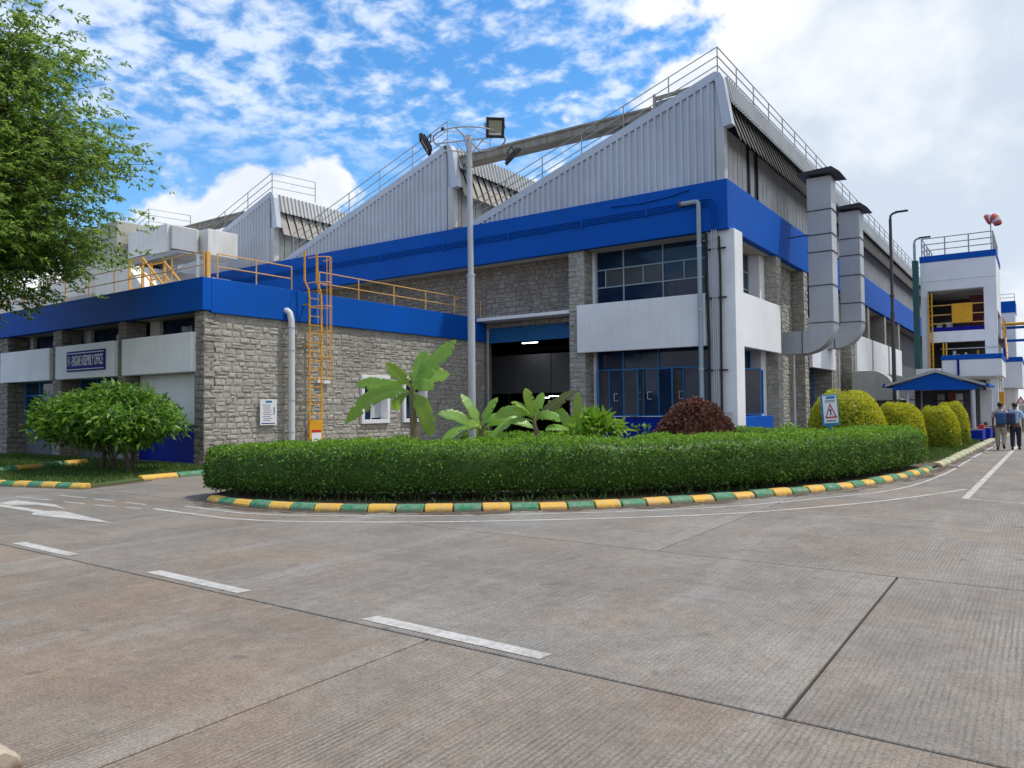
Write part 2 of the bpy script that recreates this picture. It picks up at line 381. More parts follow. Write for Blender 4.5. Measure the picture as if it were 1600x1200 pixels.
class MB:
    def __init__(s): s.v = []; s.f = []; s.mi = []
    def add(s, vs, fs, mi=0):
        b = len(s.v); s.v += [tuple(x) for x in vs]
        for f in fs: s.f.append([b+i for i in f]); s.mi.append(mi)
        return s
    def box(s, x0, x1, y0, y1, z0, z1, mi=0):
        vs = [(x0,y0,z0),(x1,y0,z0),(x1,y1,z0),(x0,y1,z0),(x0,y0,z1),(x1,y0,z1),(x1,y1,z1),(x0,y1,z1)]
        return s.add(vs, [(0,3,2,1),(4,5,6,7),(0,1,5,4),(1,2,6,5),(2,3,7,6),(3,0,4,7)], mi)
    def obox(s, c, ax, half, mi=0):
        c = Vector(c); a = [Vector(x)*h for x, h in zip(ax, half)]
        vs = [c + a[0]*i + a[1]*j + a[2]*k for k in (-1,1) for j in (-1,1) for i in (-1,1)]
        return s.add(vs, [(0,2,3,1),(4,5,7,6),(0,1,5,4),(1,3,7,5),(3,2,6,7),(2,0,4,6)], mi)
    def bar(s, a, b, w, h=None, mi=0, up=(0,0,1)):
        a, b = Vector(a), Vector(b); d = (b-a); L = d.length; d.normalize()
        u = Vector(up)
        if abs(d.dot(u)) > .98: u = Vector((0,1,0))
        sd = d.cross(u).normalized(); u2 = sd.cross(d)
        return s.obox((a+b)/2, (d, sd, u2), (L/2, w/2, (h or w)/2), mi)
    def prism(s, poly, a, b, mi=0):
        """poly: 3-D points of one end; extruded by vector b-a"""
        d = Vector(b)-Vector(a); n = len(poly)
        vs = [Vector(p) for p in poly] + [Vector(p)+d for p in poly]
        fs = [tuple(range(n))[::-1], tuple(range(n, 2*n))] + [(i, (i+1) % n, n+(i+1) % n, n+i) for i in range(n)]
        return s.add(vs, fs, mi)
    def tube(s, pts, r, n=8, mi=0, caps=True, closed=False):
        P = [Vector(p) for p in pts]; m = len(P)
        rr = r if isinstance(r, (list, tuple)) else [r]*m
        tang = []
        for i in range(m):
            if closed: d = P[(i+1) % m]-P[i-1]
            else: d = P[min(i+1, m-1)]-P[max(i-1, 0)]
            tang.append(d.normalized())
        t0 = tang[0]; u = Vector((0,0,1)) if abs(t0.z) < .9 else Vector((1,0,0))
        nrm = (u - t0*u.dot(t0)).normalized(); vs = []
        for i in range(m):
            nrm = (nrm - tang[i]*nrm.dot(tang[i])).normalized(); bi = tang[i].cross(nrm)
            for k in range(n):
                a = 2*math.pi*k/n; vs.append(P[i] + (nrm*math.cos(a) + bi*math.sin(a))*rr[i])
        fs = []
        for i in range(m if closed else m-1):
            j = (i+1) % m
            for k in range(n): fs.append((i*n+k, i*n+(k+1) % n, j*n+(k+1) % n, j*n+k))
        if caps and not closed: fs += [tuple(range(n))[::-1], tuple(range((m-1)*n, m*n))]
        return s.add(vs, fs, mi)
    def sheet(s, pts, mi=0): return s.add(pts, [tuple(range(len(pts)))], mi)
    def build(s, name, mats, parent=None, smooth=False, bevel=0, seg=2):
        me = bpy.data.meshes.new(name); me.from_pydata(s.v, [], s.f)
        ml = mats if isinstance(mats, (list, tuple)) else [mats]
        for m in ml: me.materials.append(MATS[m])
        if len(ml) > 1: me.polygons.foreach_set('material_index', s.mi)
        me.update()
        bm = bmesh.new(); bm.from_mesh(me); bmesh.ops.recalc_face_normals(bm, faces=bm.faces); bm.to_mesh(me); bm.free()
        o = link(name, me, parent)
        if smooth:
            me.polygons.foreach_set('use_smooth', [True]*len(me.polygons))
            try: me.set_sharp_from_angle(angle=R(40))
            except Exception: pass
        if bevel:
            b = o.modifiers.new('bevel', 'BEVEL'); b.width = bevel; b.segments = seg; b.limit_method = 'ANGLE'
        return o
def box(name, x0, x1, y0, y1, z0, z1, mat, parent=None, bevel=.012):
    return MB().box(x0, x1, y0, y1, z0, z1).build(name, mat, parent, bevel=bevel)
def struct(name, mb, mat):
    o = mb.build(name, mat); o['kind'] = 'structure'; return o
def smooth_path(pts, step=.5):
    P = [Vector(p) for p in pts]; out = []
    for i in range(len(P)-1):
        p0, p1, p2, p3 = P[max(i-1,0)], P[i], P[i+1], P[min(i+2, len(P)-1)]
        n = max(2, int((p2-p1).length/step))
        for k in range(n):
            t = k/n
            out.append(.5*((2*p1)+(p2-p0)*t+(2*p0-5*p1+4*p2-p3)*t*t+(3*p1-p0-3*p2+p3)*t**3))
    out.append(P[-1]); return out
def resample(path, step):
    P = [Vector(p) for p in path]; out = [P[0]]; acc = 0
    for a, b in zip(P, P[1:]):
        L = (b-a).length
        while acc + L >= step and L > 0:
            t = (step-acc)/L; a = a.lerp(b, t); out.append(a.copy()); L = (b-a).length; acc = 0
        acc += L
    return out
def arc_pts(c, r, a0, a1, n, plane='xz'):
    out = []
    for i in range(n+1):
        a = a0+(a1-a0)*i/n; x, y = r*math.cos(a), r*math.sin(a)
        out.append((c[0]+x, c[1], c[2]+y) if plane == 'xz' else ((c[0], c[1]+x, c[2]+y) if plane == 'yz' else (c[0]+x, c[1]+y, c[2])))
    return out
def text_mesh(name, body, size, mat, parent, M, extrude=.004, sx=1.0):
    cu = bpy.data.curves.new(name, 'FONT'); cu.body = body; cu.size = size; cu.extrude = extrude; cu.align_x = 'CENTER'; cu.align_y = 'CENTER'
    tmp = bpy.data.objects.new('tmp', cu); COL.objects.link(tmp)
    dg = bpy.context.evaluated_depsgraph_get()
    me = bpy.data.meshes.new_from_object(tmp.evaluated_get(dg)); bpy.data.objects.remove(tmp, do_unlink=True)
    me.materials.clear(); co = [v.co for v in me.vertices]; wx = max(c.x for c in co)-min(c.x for c in co); hy = max(c.y for c in co)-min(c.y for c in co)
    me.transform(Matrix.Diagonal((sx/wx, size/hy, 1, 1))); me.transform(M); me.name = name
    return link(name, me, parent, mat)
def np_mesh(name, V, F, mats, parent=None, mi=None, smooth=False):
    V = np.asarray(V, dtype=np.float32); F = np.asarray(F, dtype=np.int32); k = F.shape[1]
    me = bpy.data.meshes.new(name); me.vertices.add(len(V)); me.vertices.foreach_set('co', V.ravel())
    me.loops.add(F.size); me.loops.foreach_set('vertex_index', F.ravel())
    me.polygons.add(len(F)); me.polygons.foreach_set('loop_start', np.arange(0, F.size, k, dtype=np.int32))
    for m in (mats if isinstance(mats, (list, tuple)) else [mats]): me.materials.append(MATS[m])
    if mi is not None: me.polygons.foreach_set('material_index', np.asarray(mi, dtype=np.int32))
    me.update(calc_edges=True); me.validate()
    o = link(name, me, parent); return o
def norm(a): return a/np.maximum(1e-6, np.linalg.norm(a, axis=1, keepdims=True))
def leaves(P, D, N, L, Wd, fold=.25, rng=None):
    """folded leaf blades: two triangles each. P base, D axis, N normal, L length, Wd width"""
    D = norm(D); S = norm(np.cross(D, N)); N = np.cross(S, D); n = len(P)
    L = np.broadcast_to(np.asarray(L, float).reshape(-1, 1), (n, 1)); Wd = np.broadcast_to(np.asarray(Wd, float).reshape(-1, 1), (n, 1))
    tip = P + D*L - N*L*.12; l = P + D*L*.45 + S*Wd*.5 + N*Wd*fold; r_ = P + D*L*.45 - S*Wd*.5 + N*Wd*fold
    V = np.stack([P, r_, tip, l], 1).reshape(-1, 3); b = np.arange(n)[:, None]*4
    F = np.concatenate([b+np.array([[0, 1, 2]]), b+np.array([[0, 2, 3]])], 1).reshape(-1, 3)
    return V, F

# stones: a few rough block shapes, shared by all stone objects
rs = random.Random(5)
STONES = {}
def stone_variants(mat):
    out = []
    for k in range(9):
        j = lambda a: rs.uniform(-a, a)
        c = [(-.5+rs.uniform(0, .08), -.5+rs.uniform(0, .16)), (.5-rs.uniform(0, .08), -.5+rs.uniform(0, .16)), (.5-rs.uniform(0, .08), .5-rs.uniform(0, .16)), (-.5+rs.uniform(0, .08), .5-rs.uniform(0, .16))]
        v = [(x, 0, z) for x, z in c] + [(x*.985, -.62+j(.15), z*.97) for x, z in c] + [(x*.84+j(.03), -1+j(.25), z*.74+j(.05)) for x, z in c] + [(j(.12), -1.1+j(.3), j(.15))]
        f = [(i, (i+1) % 4, 4+(i+1) % 4, 4+i) for i in range(4)] + [(4+i, 4+(i+1) % 4, 8+(i+1) % 4, 8+i) for i in range(4)] + [(8+i, 8+(i+1) % 4, 12) for i in range(4)]
        me = bpy.data.meshes.new('stone'); me.from_pydata(v, [], f); me.materials.append(MATS[mat]); me.update()
        bm = bmesh.new(); bm.from_mesh(me); bmesh.ops.recalc_face_normals(bm, faces=bm.faces); bm.to_mesh(me); bm.free()
        out.append(me)
    return out
def stone_field(out, parent, org, udir, ndir, u1, z0, z1, mat='stone', holes=(), rmin=.15, rmax=.25, wmin=.20, wmax=.52, seed=1, depth=.024):
    """fill [0,u1]x[z0,z1] on the plane org+u*udir with coursed rubble; ndir outward"""
    q = random.Random(seed); U = Vector(udir); N = Vector(ndir); O = Vector(org); z = z0
    while z < z1-.06:
        h = q.uniform(rmin, rmax)
        if z+h > z1-.1: h = z1-z
        u = 0.0
        while u < u1-.02:
            w = q.uniform(wmin, wmax)
            if u+w > u1-.14: w = u1-u
            zz, hh = z, h
            parts = [(z, h)]
            if h > .17 and q.random() < .30: k = q.uniform(.4, .6); parts = [(z, h*k), (z+h*k, h*(1-k))]
            for (a, b) in parts:
                cu, cz = u+w/2, a+b/2
                if not any(x0 < cu < x1 and y0 < cz < y1 for x0, x1, y0, y1 in holes):
                    p = O + U*cu + Vector((0, 0, cz))
                    # columns: u, -n (mesh is proud along -Y), z
                    M = Matrix(((U.x, -N.x, 0, p.x), (U.y, -N.y, 0, p.y), (0, 0, 1, p.z+q.uniform(-.018, .018)), (0, 0, 0, 1))) @ Matrix.Rotation(q.uniform(-.045, .045), 4, 'Y') @ Matrix.Diagonal((w*q.uniform(.90, 1.04)-.010, depth*q.uniform(.4, 1.35), b*q.uniform(.86, 1.10)-.006, 1))
                    d = (p-Vector((0, 0, CAM_H))).length
                    f_ = (p-Vector((0, 0, CAM_H))).normalized()
                    area = w*b/d/d*max(.05, abs(f_.dot(N)))
                    out.append((area, M, mat, parent, q.randrange(9)))
            u += w
        z += h
def place_stones(out, limit=300):
    out.sort(key=lambda e: -e[0]); rest = {}
    for i, (a, M, mat, parent, k) in enumerate(out):
        if mat not in STONES: STONES[mat] = stone_variants(mat)
        me = STONES[mat][k]
        if i < limit:
            o = bpy.data.objects.new('stone', me); COL.objects.link(o)
            o.parent = parent; o.matrix_parent_inverse = world_of(parent).inverted()
            o.matrix_basis = M
        else: rest.setdefault((mat, parent.name), (parent, []))[1].append((M, me))
    for (mat, _), (parent, L) in rest.items():
        mb = MB()
        for M, me in L: mb.add([M @ v.co for v in me.vertices], [tuple(p.vertices) for p in me.polygons])
        o = mb.build('stone_courses', mat, parent); o['kind'] = 'stuff'

# ================================================================== THE SETTING
struct('ground', MB().sheet([(-700,-700,-.06),(700,-700,-.06),(700,900,-.06),(-700,900,-.06)]), 'soil')
road = struct('road', MB().sheet([(-90,-40,-.022),(60,-40,-.022),(60,420,-.022),(-90,420,-.022)]), 'joint_filler')
_slabs = {}
def slab(x0, x1, y0, y1, mat='concrete'):
    w, h = round(x1-x0, 3), round(y1-y0, 3); g = .011; c = .006
    if (w, h, mat) not in _slabs:
        a, b = w/2-g, h/2-g
        v = [(-a,-b,-.03),(a,-b,-.03),(a,b,-.03),(-a,b,-.03),(-a,-b,-c),(a,-b,-c),(a,b,-c),(-a,b,-c),(-a+c,-b+c,0),(a-c,-b+c,0),(a-c,b-c,0),(-a+c,b-c,0)]
        f = [(i, (i+1) % 4, 4+(i+1) % 4, 4+i) for i in range(4)] + [(4+i, 4+(i+1) % 4, 8+(i+1) % 4, 8+i) for i in range(4)] + [(8,9,10,11)]
        me = bpy.data.meshes.new('slab'); me.from_pydata(v, [], f); me.materials.append(MATS[mat]); me.update(); _slabs[(w, h, mat)] = me
    o = bpy.data.objects.new('slab', _slabs[(w, h, mat)]); COL.objects.link(o); o.location = ((x0+x1)/2, (y0+y1)/2, 0); attach(o, road)
for y0, y1, xo in ((-7.9,-3.9,-3.6), (-3.9,.1,-6.2), (.1,4.1,-3.62), (4.1,8.0,-1.15), (8.0,12.0,1.4)):
    x = xo-5.02*8
    while x < 16: slab(x, x+5.02, y0, y1, 'concrete_dusty' if y1 < 4.5 else 'concrete'); x += 5.02
for k in range(24):                         # the road leading away on the right
    for x0, x1 in ((-3.62, 1.4), (1.4, 6.42)): slab(x0, x1, 12+k*5.0, 17+k*5.0)
for x0 in (-8.64, -13.66, -18.68, -23.70):
    for k in range(3): slab(x0, x0+5.02, 12+k*5.0, 17+k*5.0)
for k in range(4): slab(-28.72-k*5.02, -23.70-k*5.02, 12, 17)

# painted markings, each a thin sheet on the slabs
def mark(name, pts, z=.004):
    return MB().sheet([(x, y, z) for x, y in pts]).build(name, 'road_paint', road)
for x0, x1 in ((-10.62,-9.14), (-7.52,-5.95), (-4.40,-2.72), (-13.7,-12.2), (-16.8,-15.3)):
    mark('lane_dash', [(x0,4.19),(x1,4.17),(x1+.02,4.30),(x0+.05,4.33)])
def line_strip(name, pts, w):
    P = smooth_path([(x, y, .004) for x, y in pts], .6); L = []; Rr = []
    for i, p in enumerate(P):
        d = (P[min(i+1, len(P)-1)]-P[max(i-1, 0)]).normalized(); n = Vector((-d.y, d.x, 0))
        L.append(p+n*w/2); Rr.append(p-n*w/2)
    m = len(P); mb = MB(); mb.add(L+Rr, [(i, i+1, m+i+1, m+i) for i in range(m-1)])
    return mb.build(name, 'road_paint', road)
line_strip('edge_line', [(-12.26,6.97),(-10.8,6.95),(-9.43,7.10),(-7.03,8.45),(-4.23,10.9),(-2.78,13.0),(-1.9,14.8),(-1.18,16.75)], .085)
line_strip('gutter_line', [(-12.1,7.45),(-10.4,7.42),(-9.0,7.95),(-7.07,9.18),(-4.55,11.55),(-3.2,13.9),(-2.29,16.06),(-1.85,20.0),(-1.68,26),(-1.42,36),(-1.2,60)], .07)
mark('centre_line', [(-1.14,15.08),(-1.03,15.08),(-.62,36),(-.74,36)])
line_strip('stop_line', [(-1.02,15.06),(-.2,14.8),(1.5,14.4)], .07)
for (a, b) in (((-15.9,7.1),(-14.9,7.14)), ((-14.6,7.15),(-13.9,7.17)), ((-13.55,7.18),(-12.9,7.2))): line_strip('edge_dash', [a, b], .06)
for (a, b) in (((-16.4,6.55),(-15.1,6.62)), ((-14.7,6.64),(-14.0,6.68)), ((-13.7,6.7),(-13.1,6.76)), ((-12.85,6.8),(-12.45,6.86))): line_strip('edge_dash', [a, b], .06)
mark('turn_arrow', [(-20.5,5.69),(-13.6,5.69),(-13.3,5.52),(-11.17,5.76),(-13.2,6.0),(-13.6,5.86),(-20.5,5.88)])
mark('turn_arrow_head', [(-15.5,5.885),(-15.05,5.885),(-14.6,6.18),(-13.6,6.17),(-14.4,6.36),(-15.7,6.26)])

# raised beds
KP = [(-12.7,8.35),(-12.34,7.97),(-11.2,7.86),(-9.86,8.03),(-8.15,8.84),(-6.49,10.14),(-5.36,11.36),(-4.06,13.55),(-2.95,16.0),(-2.32,19.0),(-2.07,21.8),(-1.86,28),(-1.56,38.5)]
bed_path = smooth_path([(x, y, 0) for x, y in KP], .5)
bed = MB(); inner = [(p.x-.12, p.y+.12, .065) for p in bed_path]
bed.sheet(inner + [(-6.3,38.5,.065),(-8.2,27,.065),(-14.2,27,.065),(-15.2,19,.065),(-14.6,11,.065)])
struct('garden_bed', bed, 'soil')
lawn_pts = [(-30,4.2),(-18.9,7.35),(-16.75,8.0),(-17.0,8.9),(-17.4,9.7),(-17.5,12.8),(-20.3,13.0),(-32,13.0),(-45,10)]
lawn = MB(); lawn.prism([(x, y, -.02) for x, y in lawn_pts], (0,0,0), (0,0,.06)); lawn.prism([(-16.62,7.9,-.02),(-16.75,8.05,-.02),(-17.3,9.75,-.02),(-17.15,9.7,-.02)], (0,0,0), (0,0,.035), 1)
lawn = lawn.build('lawn', ['grass_ground', 'soil']); lawn['kind'] = 'structure'

# kerbs: chamfered blocks, painted in turn
def kerb_run(name, label, path, block, mats, w=.22, h=.115, batter=.09, side=1):
    P = resample(path, block); root = tag(bpy.data.objects.new(name, None), kind='structure'); COL.objects.link(root); root.location = P[0]
    if label: root['label'] = label
    q = random.Random(len(P))
    for i, (a, b) in enumerate(zip(P, P[1:])):
        d = (b-a).normalized(); n = Vector((-d.y, d.x, 0))*side; g = .012
        a2, b2 = a+d*g, b-d*g; j = q.uniform(-.012, .012)
        prof = [(0, -.03), (batter*.35, h*.55+j), (batter, h+j), (w, h+j), (w, -.03)]
        va = [a2+n*u+Vector((0, 0, z)) for u, z in prof]; vb = [b2+n*u+Vector((0, 0, z)) for u, z in prof]
        m = len(prof)
        mb = MB().add(va+vb, [tuple(range(m)), tuple(range(m, 2*m))[::-1]] + [(k, k+1, m+k+1, m+k) for k in range(m-1)])
        mb.build('kerb_block', mats[i % len(mats)], root, bevel=.014, seg=1)
    return root
def dirt_strip(path, w):
    L = []; Rr = []
    for i, p in enumerate(path):
        d = (path[min(i+1, len(path)-1)]-path[max(i-1, 0)]).normalized(); n = Vector((d.y, -d.x, 0)); ww = w*(.7+.3*math.sin(i*.9)+.25*math.sin(i*2.3))
        L.append(p+Vector((0,0,.008))-n*.05); Rr.append(p+n*ww+Vector((0,0,.008)))
    m = len(path); MB().add(L+Rr, [(i, i+1, m+i+1, m+i) for i in range(m-1)]).build('gutter_dirt', 'gutter_dirt', road)
dirt_strip(bed_path[2:], .30)
cut = [i for i, p in enumerate(bed_path) if p.y > 21.5][0]
kerb_run('kerb', 'yellow and green kerb curving in front of the clipped hedge', bed_path[2:cut], .46, ['kerb_yellow', 'kerb_green'])
kerb_run('kerb', 'pale weathered kerb leading to the blue shelter', bed_path[cut+1:], .55, ['kerb_pale', 'kerb_pale_green'])
kerb_run('kerb', 'striped kerb ending at the left road edge', [Vector((-16.6,7.88,0)), Vector((-19.0,7.22,0)), Vector((-30,4.1,0))], .42, ['kerb_yellow', 'kerb_green'], side=-1)
kerb_run('kerb', 'short striped kerb beside the hedge end', [Vector((-17.35,9.6,0)), Vector((-17.5,13.6,0))], .95, ['kerb_yellow', 'kerb_green', 'kerb_yellow'])
kerb_run('kerb', 'striped kerb on the far side of the left lawn', [Vector((-24.2,11.7,0)), Vector((-22.2,7.6,0))], .9, ['kerb_yellow', 'kerb_green'], side=-1, h=.17)

kerb_run('kerb', 'pale weathered kerb end in the bottom left corner', [Vector((-3.9,1.62,0)), Vector((-9.5,1.66,0))], 1.1, ['kerb_plain'], side=1, h=.10)

# ================================================================== FACTORY
FY = 26.2; FX = -8.9; YEND = 92.0
fac = thing('factory_building', (-15, 26.2, 0), 'large sawtooth factory hall with blue band, stone walls and grey cladding', 'building')
stones = []
box('parapet_band', -62, FX, FY, FY+.3, 7.93, 9.72, 'blue_wall', fac, .015)
box('parapet_band', FX-.3, FX, FY+.304, YEND, 7.93, 9.72, 'blue_wall', fac, .015)
box('soffit', -62, -9.94, FY+.304, 27.24, 7.955, 8.1, 'soffit', fac, 0)
box('soffit', -9.93, FX-.304, FY+.31, YEND, 7.957, 8.1, 'soffit', fac, 0)
# upper front wall above the gate and behind the office
wall = MB().box(-62, -20.42, 27.25, 27.6, 0, 8.09).box(-20.42, -15.62, 27.252, 27.6, 5.2, 8.085).build('stone_wall', 'mortar_dark', fac)
stone_field(stones, wall, (-34.5, 27.25, 0), (1,0,0), (0,-1,0), 14.08, 5.5, 7.95, 'stone_dark', seed=11)
stone_field(stones, wall, (-20.42, 27.25, 0), (1,0,0), (0,-1,0), 4.8, 5.2, 7.95, 'stone_dark', seed=12)
box('gate_lintel', -20.55, -15.62, 26.5, 27.24, 5.46, 5.60, 'white_wall', fac)
def pillar(x0, x1, y0, y1, z1, mat, faces, seed, z0=0, parent=None, name='stone_pillar', mort='mortar'):
    p = MB().box(x0+.03, x1-.03, y0+.03, y1-.03, z0, z1).build(name, mort, parent or fac)
    if 'f' in faces: stone_field(stones, p, (x0, y0+.035, 0), (1,0,0), (0,-1,0), x1-x0, z0, z1, mat, seed=seed, wmin=.2, wmax=.45, depth=.028)
    if 'r' in faces: stone_field(stones, p, (x1-.035, y0, 0), (0,1,0), (1,0,0), y1-y0, z0, z1, mat, seed=seed+50, wmin=.2, wmax=.45, depth=.028)
    return p
pillar(-15.62, -14.86, 26.40, 27.24, 7.95, 'stone', 'fr', 21)
# roller shutter, part rolled down
sh = MB()
zz = 4.62
while zz < 5.18:
    sh.box(-20.40, -15.65, 27.30, 27.335, zz, zz+.078); zz += .09
sh.box(-20.40, -15.65, 27.29, 27.345, 4.54, 4.61)
sh.build('roller_shutter', 'shutter_blue', fac, bevel=.01)
for x in (-20.40, -15.66): box('shutter_guide', x-.03, x+.07, 27.262, 27.29, 0, 5.19, 'galv', fac)
# hall interior seen through the gate
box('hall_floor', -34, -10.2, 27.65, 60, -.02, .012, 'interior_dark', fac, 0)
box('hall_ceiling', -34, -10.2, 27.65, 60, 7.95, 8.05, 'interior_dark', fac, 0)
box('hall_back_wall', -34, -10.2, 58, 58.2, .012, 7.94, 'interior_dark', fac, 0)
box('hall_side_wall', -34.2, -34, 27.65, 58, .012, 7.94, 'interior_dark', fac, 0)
for k in range(4): box('partition', -26+k*2.4, -23.66+k*2.4, 34.0, 34.1, 2.4, 4.5, 'interior_pale', fac, 0)
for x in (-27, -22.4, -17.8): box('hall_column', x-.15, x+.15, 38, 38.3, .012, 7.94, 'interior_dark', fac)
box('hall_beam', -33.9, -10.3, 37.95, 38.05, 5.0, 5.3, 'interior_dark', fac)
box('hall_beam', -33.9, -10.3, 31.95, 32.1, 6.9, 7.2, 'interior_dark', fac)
for x, y, z, lab in ((-21.9,33,5.05,'lit tube lamp hanging highest inside the open gate'), (-25.6,40,2.25,'leftmost of the low lit tube lamps inside the gate'), (-23.4,38,2.3,'second low lit tube lamp from the left inside the gate'), (-21.2,37,2.35,'third low lit tube lamp from the left inside the gate'), (-18.9,36,2.35,'rightmost of the low lit tube lamps inside the gate')):
    tl = thing('tube_light', (x, y, z), lab, 'lamp', 'tube lamps inside the gate')
    MB().box(x-.5, x+.5, y-.04, y+.04, z, z+.05).build('housing', 'galv', tl); MB().box(x-.48, x+.48, y-.025, y+.025, z-.045, z-.004).build('tube', 'tube_emit', tl)

# windows: frame bars around panes, on a plane
def window(parent, org, U, N, us, rows, frame, glass='window_glass', fw=.05, fd=.06, open_=(), pale=()):
    """us: list of vertical bar positions, rows: list of (z0,z1,bars or None)"""
    U = Vector(U); N = Vector(N); O = Vector(org); Z = Vector((0,0,1))
    W_ = MB(); u0, u1 = us[0], us[-1]; zs = sorted({r[0] for r in rows} | {r[1] for r in rows})
    P = lambda u, z, n=0: O + U*u + Z*z + N*n
    for z in zs: W_.obox(P((u0+u1)/2, z, fd/2), (U, N, Z), ((u1-u0)/2, fd/2, fw/2))
    for u in us:
        W_.obox(P(u, (zs[0]+zs[-1])/2, fd/2+.004), (U, N, Z), (fw/2, fd/2+.004, (zs[-1]-zs[0])/2-.002))
    win = W_.build('window', frame, parent, bevel=.006, seg=1)
    k = 0
    for z0, z1, bars in rows:
        bs = [u0]+list(bars if bars is not None else us[1:-1])+[u1]
        for a, b in zip(bs, bs[1:]):
            if bars is not None and a not in us: MB().obox(P(a, (z0+z1)/2, fd/2-.006), (U, N, Z), (fw*.4, fd*.4, (z1-z0)/2-.02)).build('mullion', frame, win)
            g = 'window_glass_pale' if k in pale else glass
            pane = MB().obox(P((a+b)/2, (z0+z1)/2, .006), (U, N, Z), ((b-a)/2-.008, .004, (z1-z0)/2-.008))
            if k in open_:
                c, s_ = math.cos(R(open_[k])), math.sin(R(open_[k])); U2 = U*c+N*s_; N2 = N*c-U*s_
                hu = P(a, (z0+z1)/2, fd); w = b-a-.04
                pane = MB().obox(hu+U2*(w/2), (U2, N2, Z), (w/2, .004, (z1-z0)/2-.03))
                fr = MB()
                for uu in (.02, w-.02): fr.obox(hu+U2*uu, (U2, N2, Z), (.022, .018, (z1-z0)/2-.01))
                for zz_ in (-1, 1): fr.obox(hu+U2*(w/2)+Z*zz_*((z1-z0)/2-.03), (U2, N2, Z), (w/2, .019, .022))
                fr.build('casement', frame, win)
            pane.build('pane', g, win); k += 1
    return win
YW = 27.2
upw = window(fac, (0, YW, 0), (1,0,0), (0,-1,0), [-15.0+.3, -13.49, -11.8, -9.86], [(5.3,6.46,None), (6.46,7.18,(-14.3,-13.49,-12.64,-11.8,-10.94)), (7.18,7.93,None)], 'grey_frame', pale=(4,5,6))
low = window(fac, (0, YW, 0), (1,0,0), (0,-1,0), [-14.7, -13.56, -12.05, -9.86], [(1.25,3.1,(-14.2,-13.56,-12.7,-12.05,-11.04)), (3.1,3.9,None)], 'blue_frame', open_={0: 62, 2: 20, 4: 35}, pale=(2,))
MB().box(-14.855, -14.73, 27.05, 27.35, 1.23, 7.94).build('window_jamb', 'white_wall', fac)
MB().box(-14.855, -9.9, 27.28, 27.45, 0, 7.94).build('dark_backing', 'interior_dark', fac)
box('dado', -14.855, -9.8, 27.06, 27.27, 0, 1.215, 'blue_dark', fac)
box('sill', -14.855, -9.8, 27.02, 27.26, 1.217, 1.245, 'white_wall', fac)
for i, (u, z) in enumerate(((-13.95,2.0), (-12.95,2.05), (-12.5,2.05), (-11.2,2.05))):   # loop handles on casements
    MB().bar((u,27.09,z-.14),(u,27.09,z+.14),.018).bar((u,27.09,z-.14),(u+.16,27.09,z-.14),.018).bar((u,27.09,z+.14),(u+.16,27.09,z+.14),.018).build('window_handle', 'sign_white', low)
box('spandrel', -15.12, -9.79, FY-.004, 26.38, 3.79, 5.70, 'white_wall', fac, .02)
box('floor_slab', -14.85, -9.8, 26.385, 27.14, 3.92, 4.15, 'white_wall', fac, 0)
box('corner_column', -9.78, -8.74, 26.40, 27.30, 0, 7.952, 'white_wall', fac, .02)
# right side bays
PY_ = [32.35, 36.8, 42.3, 47.6, 53.0, 59.5, 66]
def wall_right(y0, y1, x, seed):
    w = MB().box(x-.35, x-.03, y0, y1, 0, 7.95).build('stone_wall', 'mortar', fac)
    stone_field(stones, w, (x-.035, y0, 0), (0,1,0), (1,0,0), y1-y0, 0, 7.95, 'stone', seed=seed, depth=.028)
for i, y in enumerate(PY_):
    pillar(-9.95, -8.93, y, y+.72, 7.95, 'stone', 'fr' if i < 4 else '', 31+i)
wall_right(33.09, 36.79, -9.5, 61)
wall_right(43.05, 47.59, -9.5, 62)
box('spandrel', -8.93, -8.75, 27.304, 32.12, 3.77, 5.76, 'white_wall', fac, .02)
box('floor_slab', -9.85, -8.94, 27.31, 32.3, 3.95, 4.15, 'white_wall', fac, 0)
window(fac, (-9.95, 0, 0), (0,1,0), (1,0,0), [27.4, 29.2, 31.6], [(5.3,6.45,None), (6.45,7.18,(28.5,29.2,30.4)), (7.18,7.94,None)], 'grey_frame')
window(fac, (-9.95, 0, 0), (0,1,0), (1,0,0), [27.4, 29.2, 31.6], [(1.25,3.1,(28.5,29.2,30.4)), (3.1,3.9,None)], 'blue_frame', pale=(2,), open_={2: 55, 3: 30})
box('window_jamb', -10.1, -9.45, 31.65, 32.34, 0, 7.94, 'white_wall', fac)
box('dado', -10.1, -9.0, 27.31, 31.62, 0, 1.2, 'blue_wall', fac)
MB().box(-10.3, -10.12, 27.3, 32, 0, 7.94).build('dark_backing', 'interior_dark', fac)
for y0, y1 in ((37.55, 42.2), (48.35, 52.9), (53.75, 59.3), (60.3, 65.8)):
    box('spandrel', -8.93, -8.76, y0-.1, y1+.2, 3.4, 5.76, 'white_wall', fac, .02)
    window(fac, (-9.9, 0, 0), (0,1,0), (1,0,0), [y0, (y0+y1)/2, y1], [(5.5,6.8,None), (6.8,7.9,None)], 'grey_frame')
    window(fac, (-9.9, 0, 0), (0,1,0), (1,0,0), [y0, (y0*2+y1)/3, (y0+y1*2)/3, y1], [(.1,2.5,None), (2.5,3.4,None)], 'blue_frame', 'window_glass_pale')
box('back_wall', -10.35, -9.96, 37, YEND, 0, 7.94, 'interior_dark', fac, 0)
box('end_wall', -61, -9, YEND+.01, YEND+.3, 0, 13, 'cream_wall', fac, 0)
box('side_wall', -62.3, -62.01, 26.2, YEND, 0, 12, 'cream_wall', fac, 0)

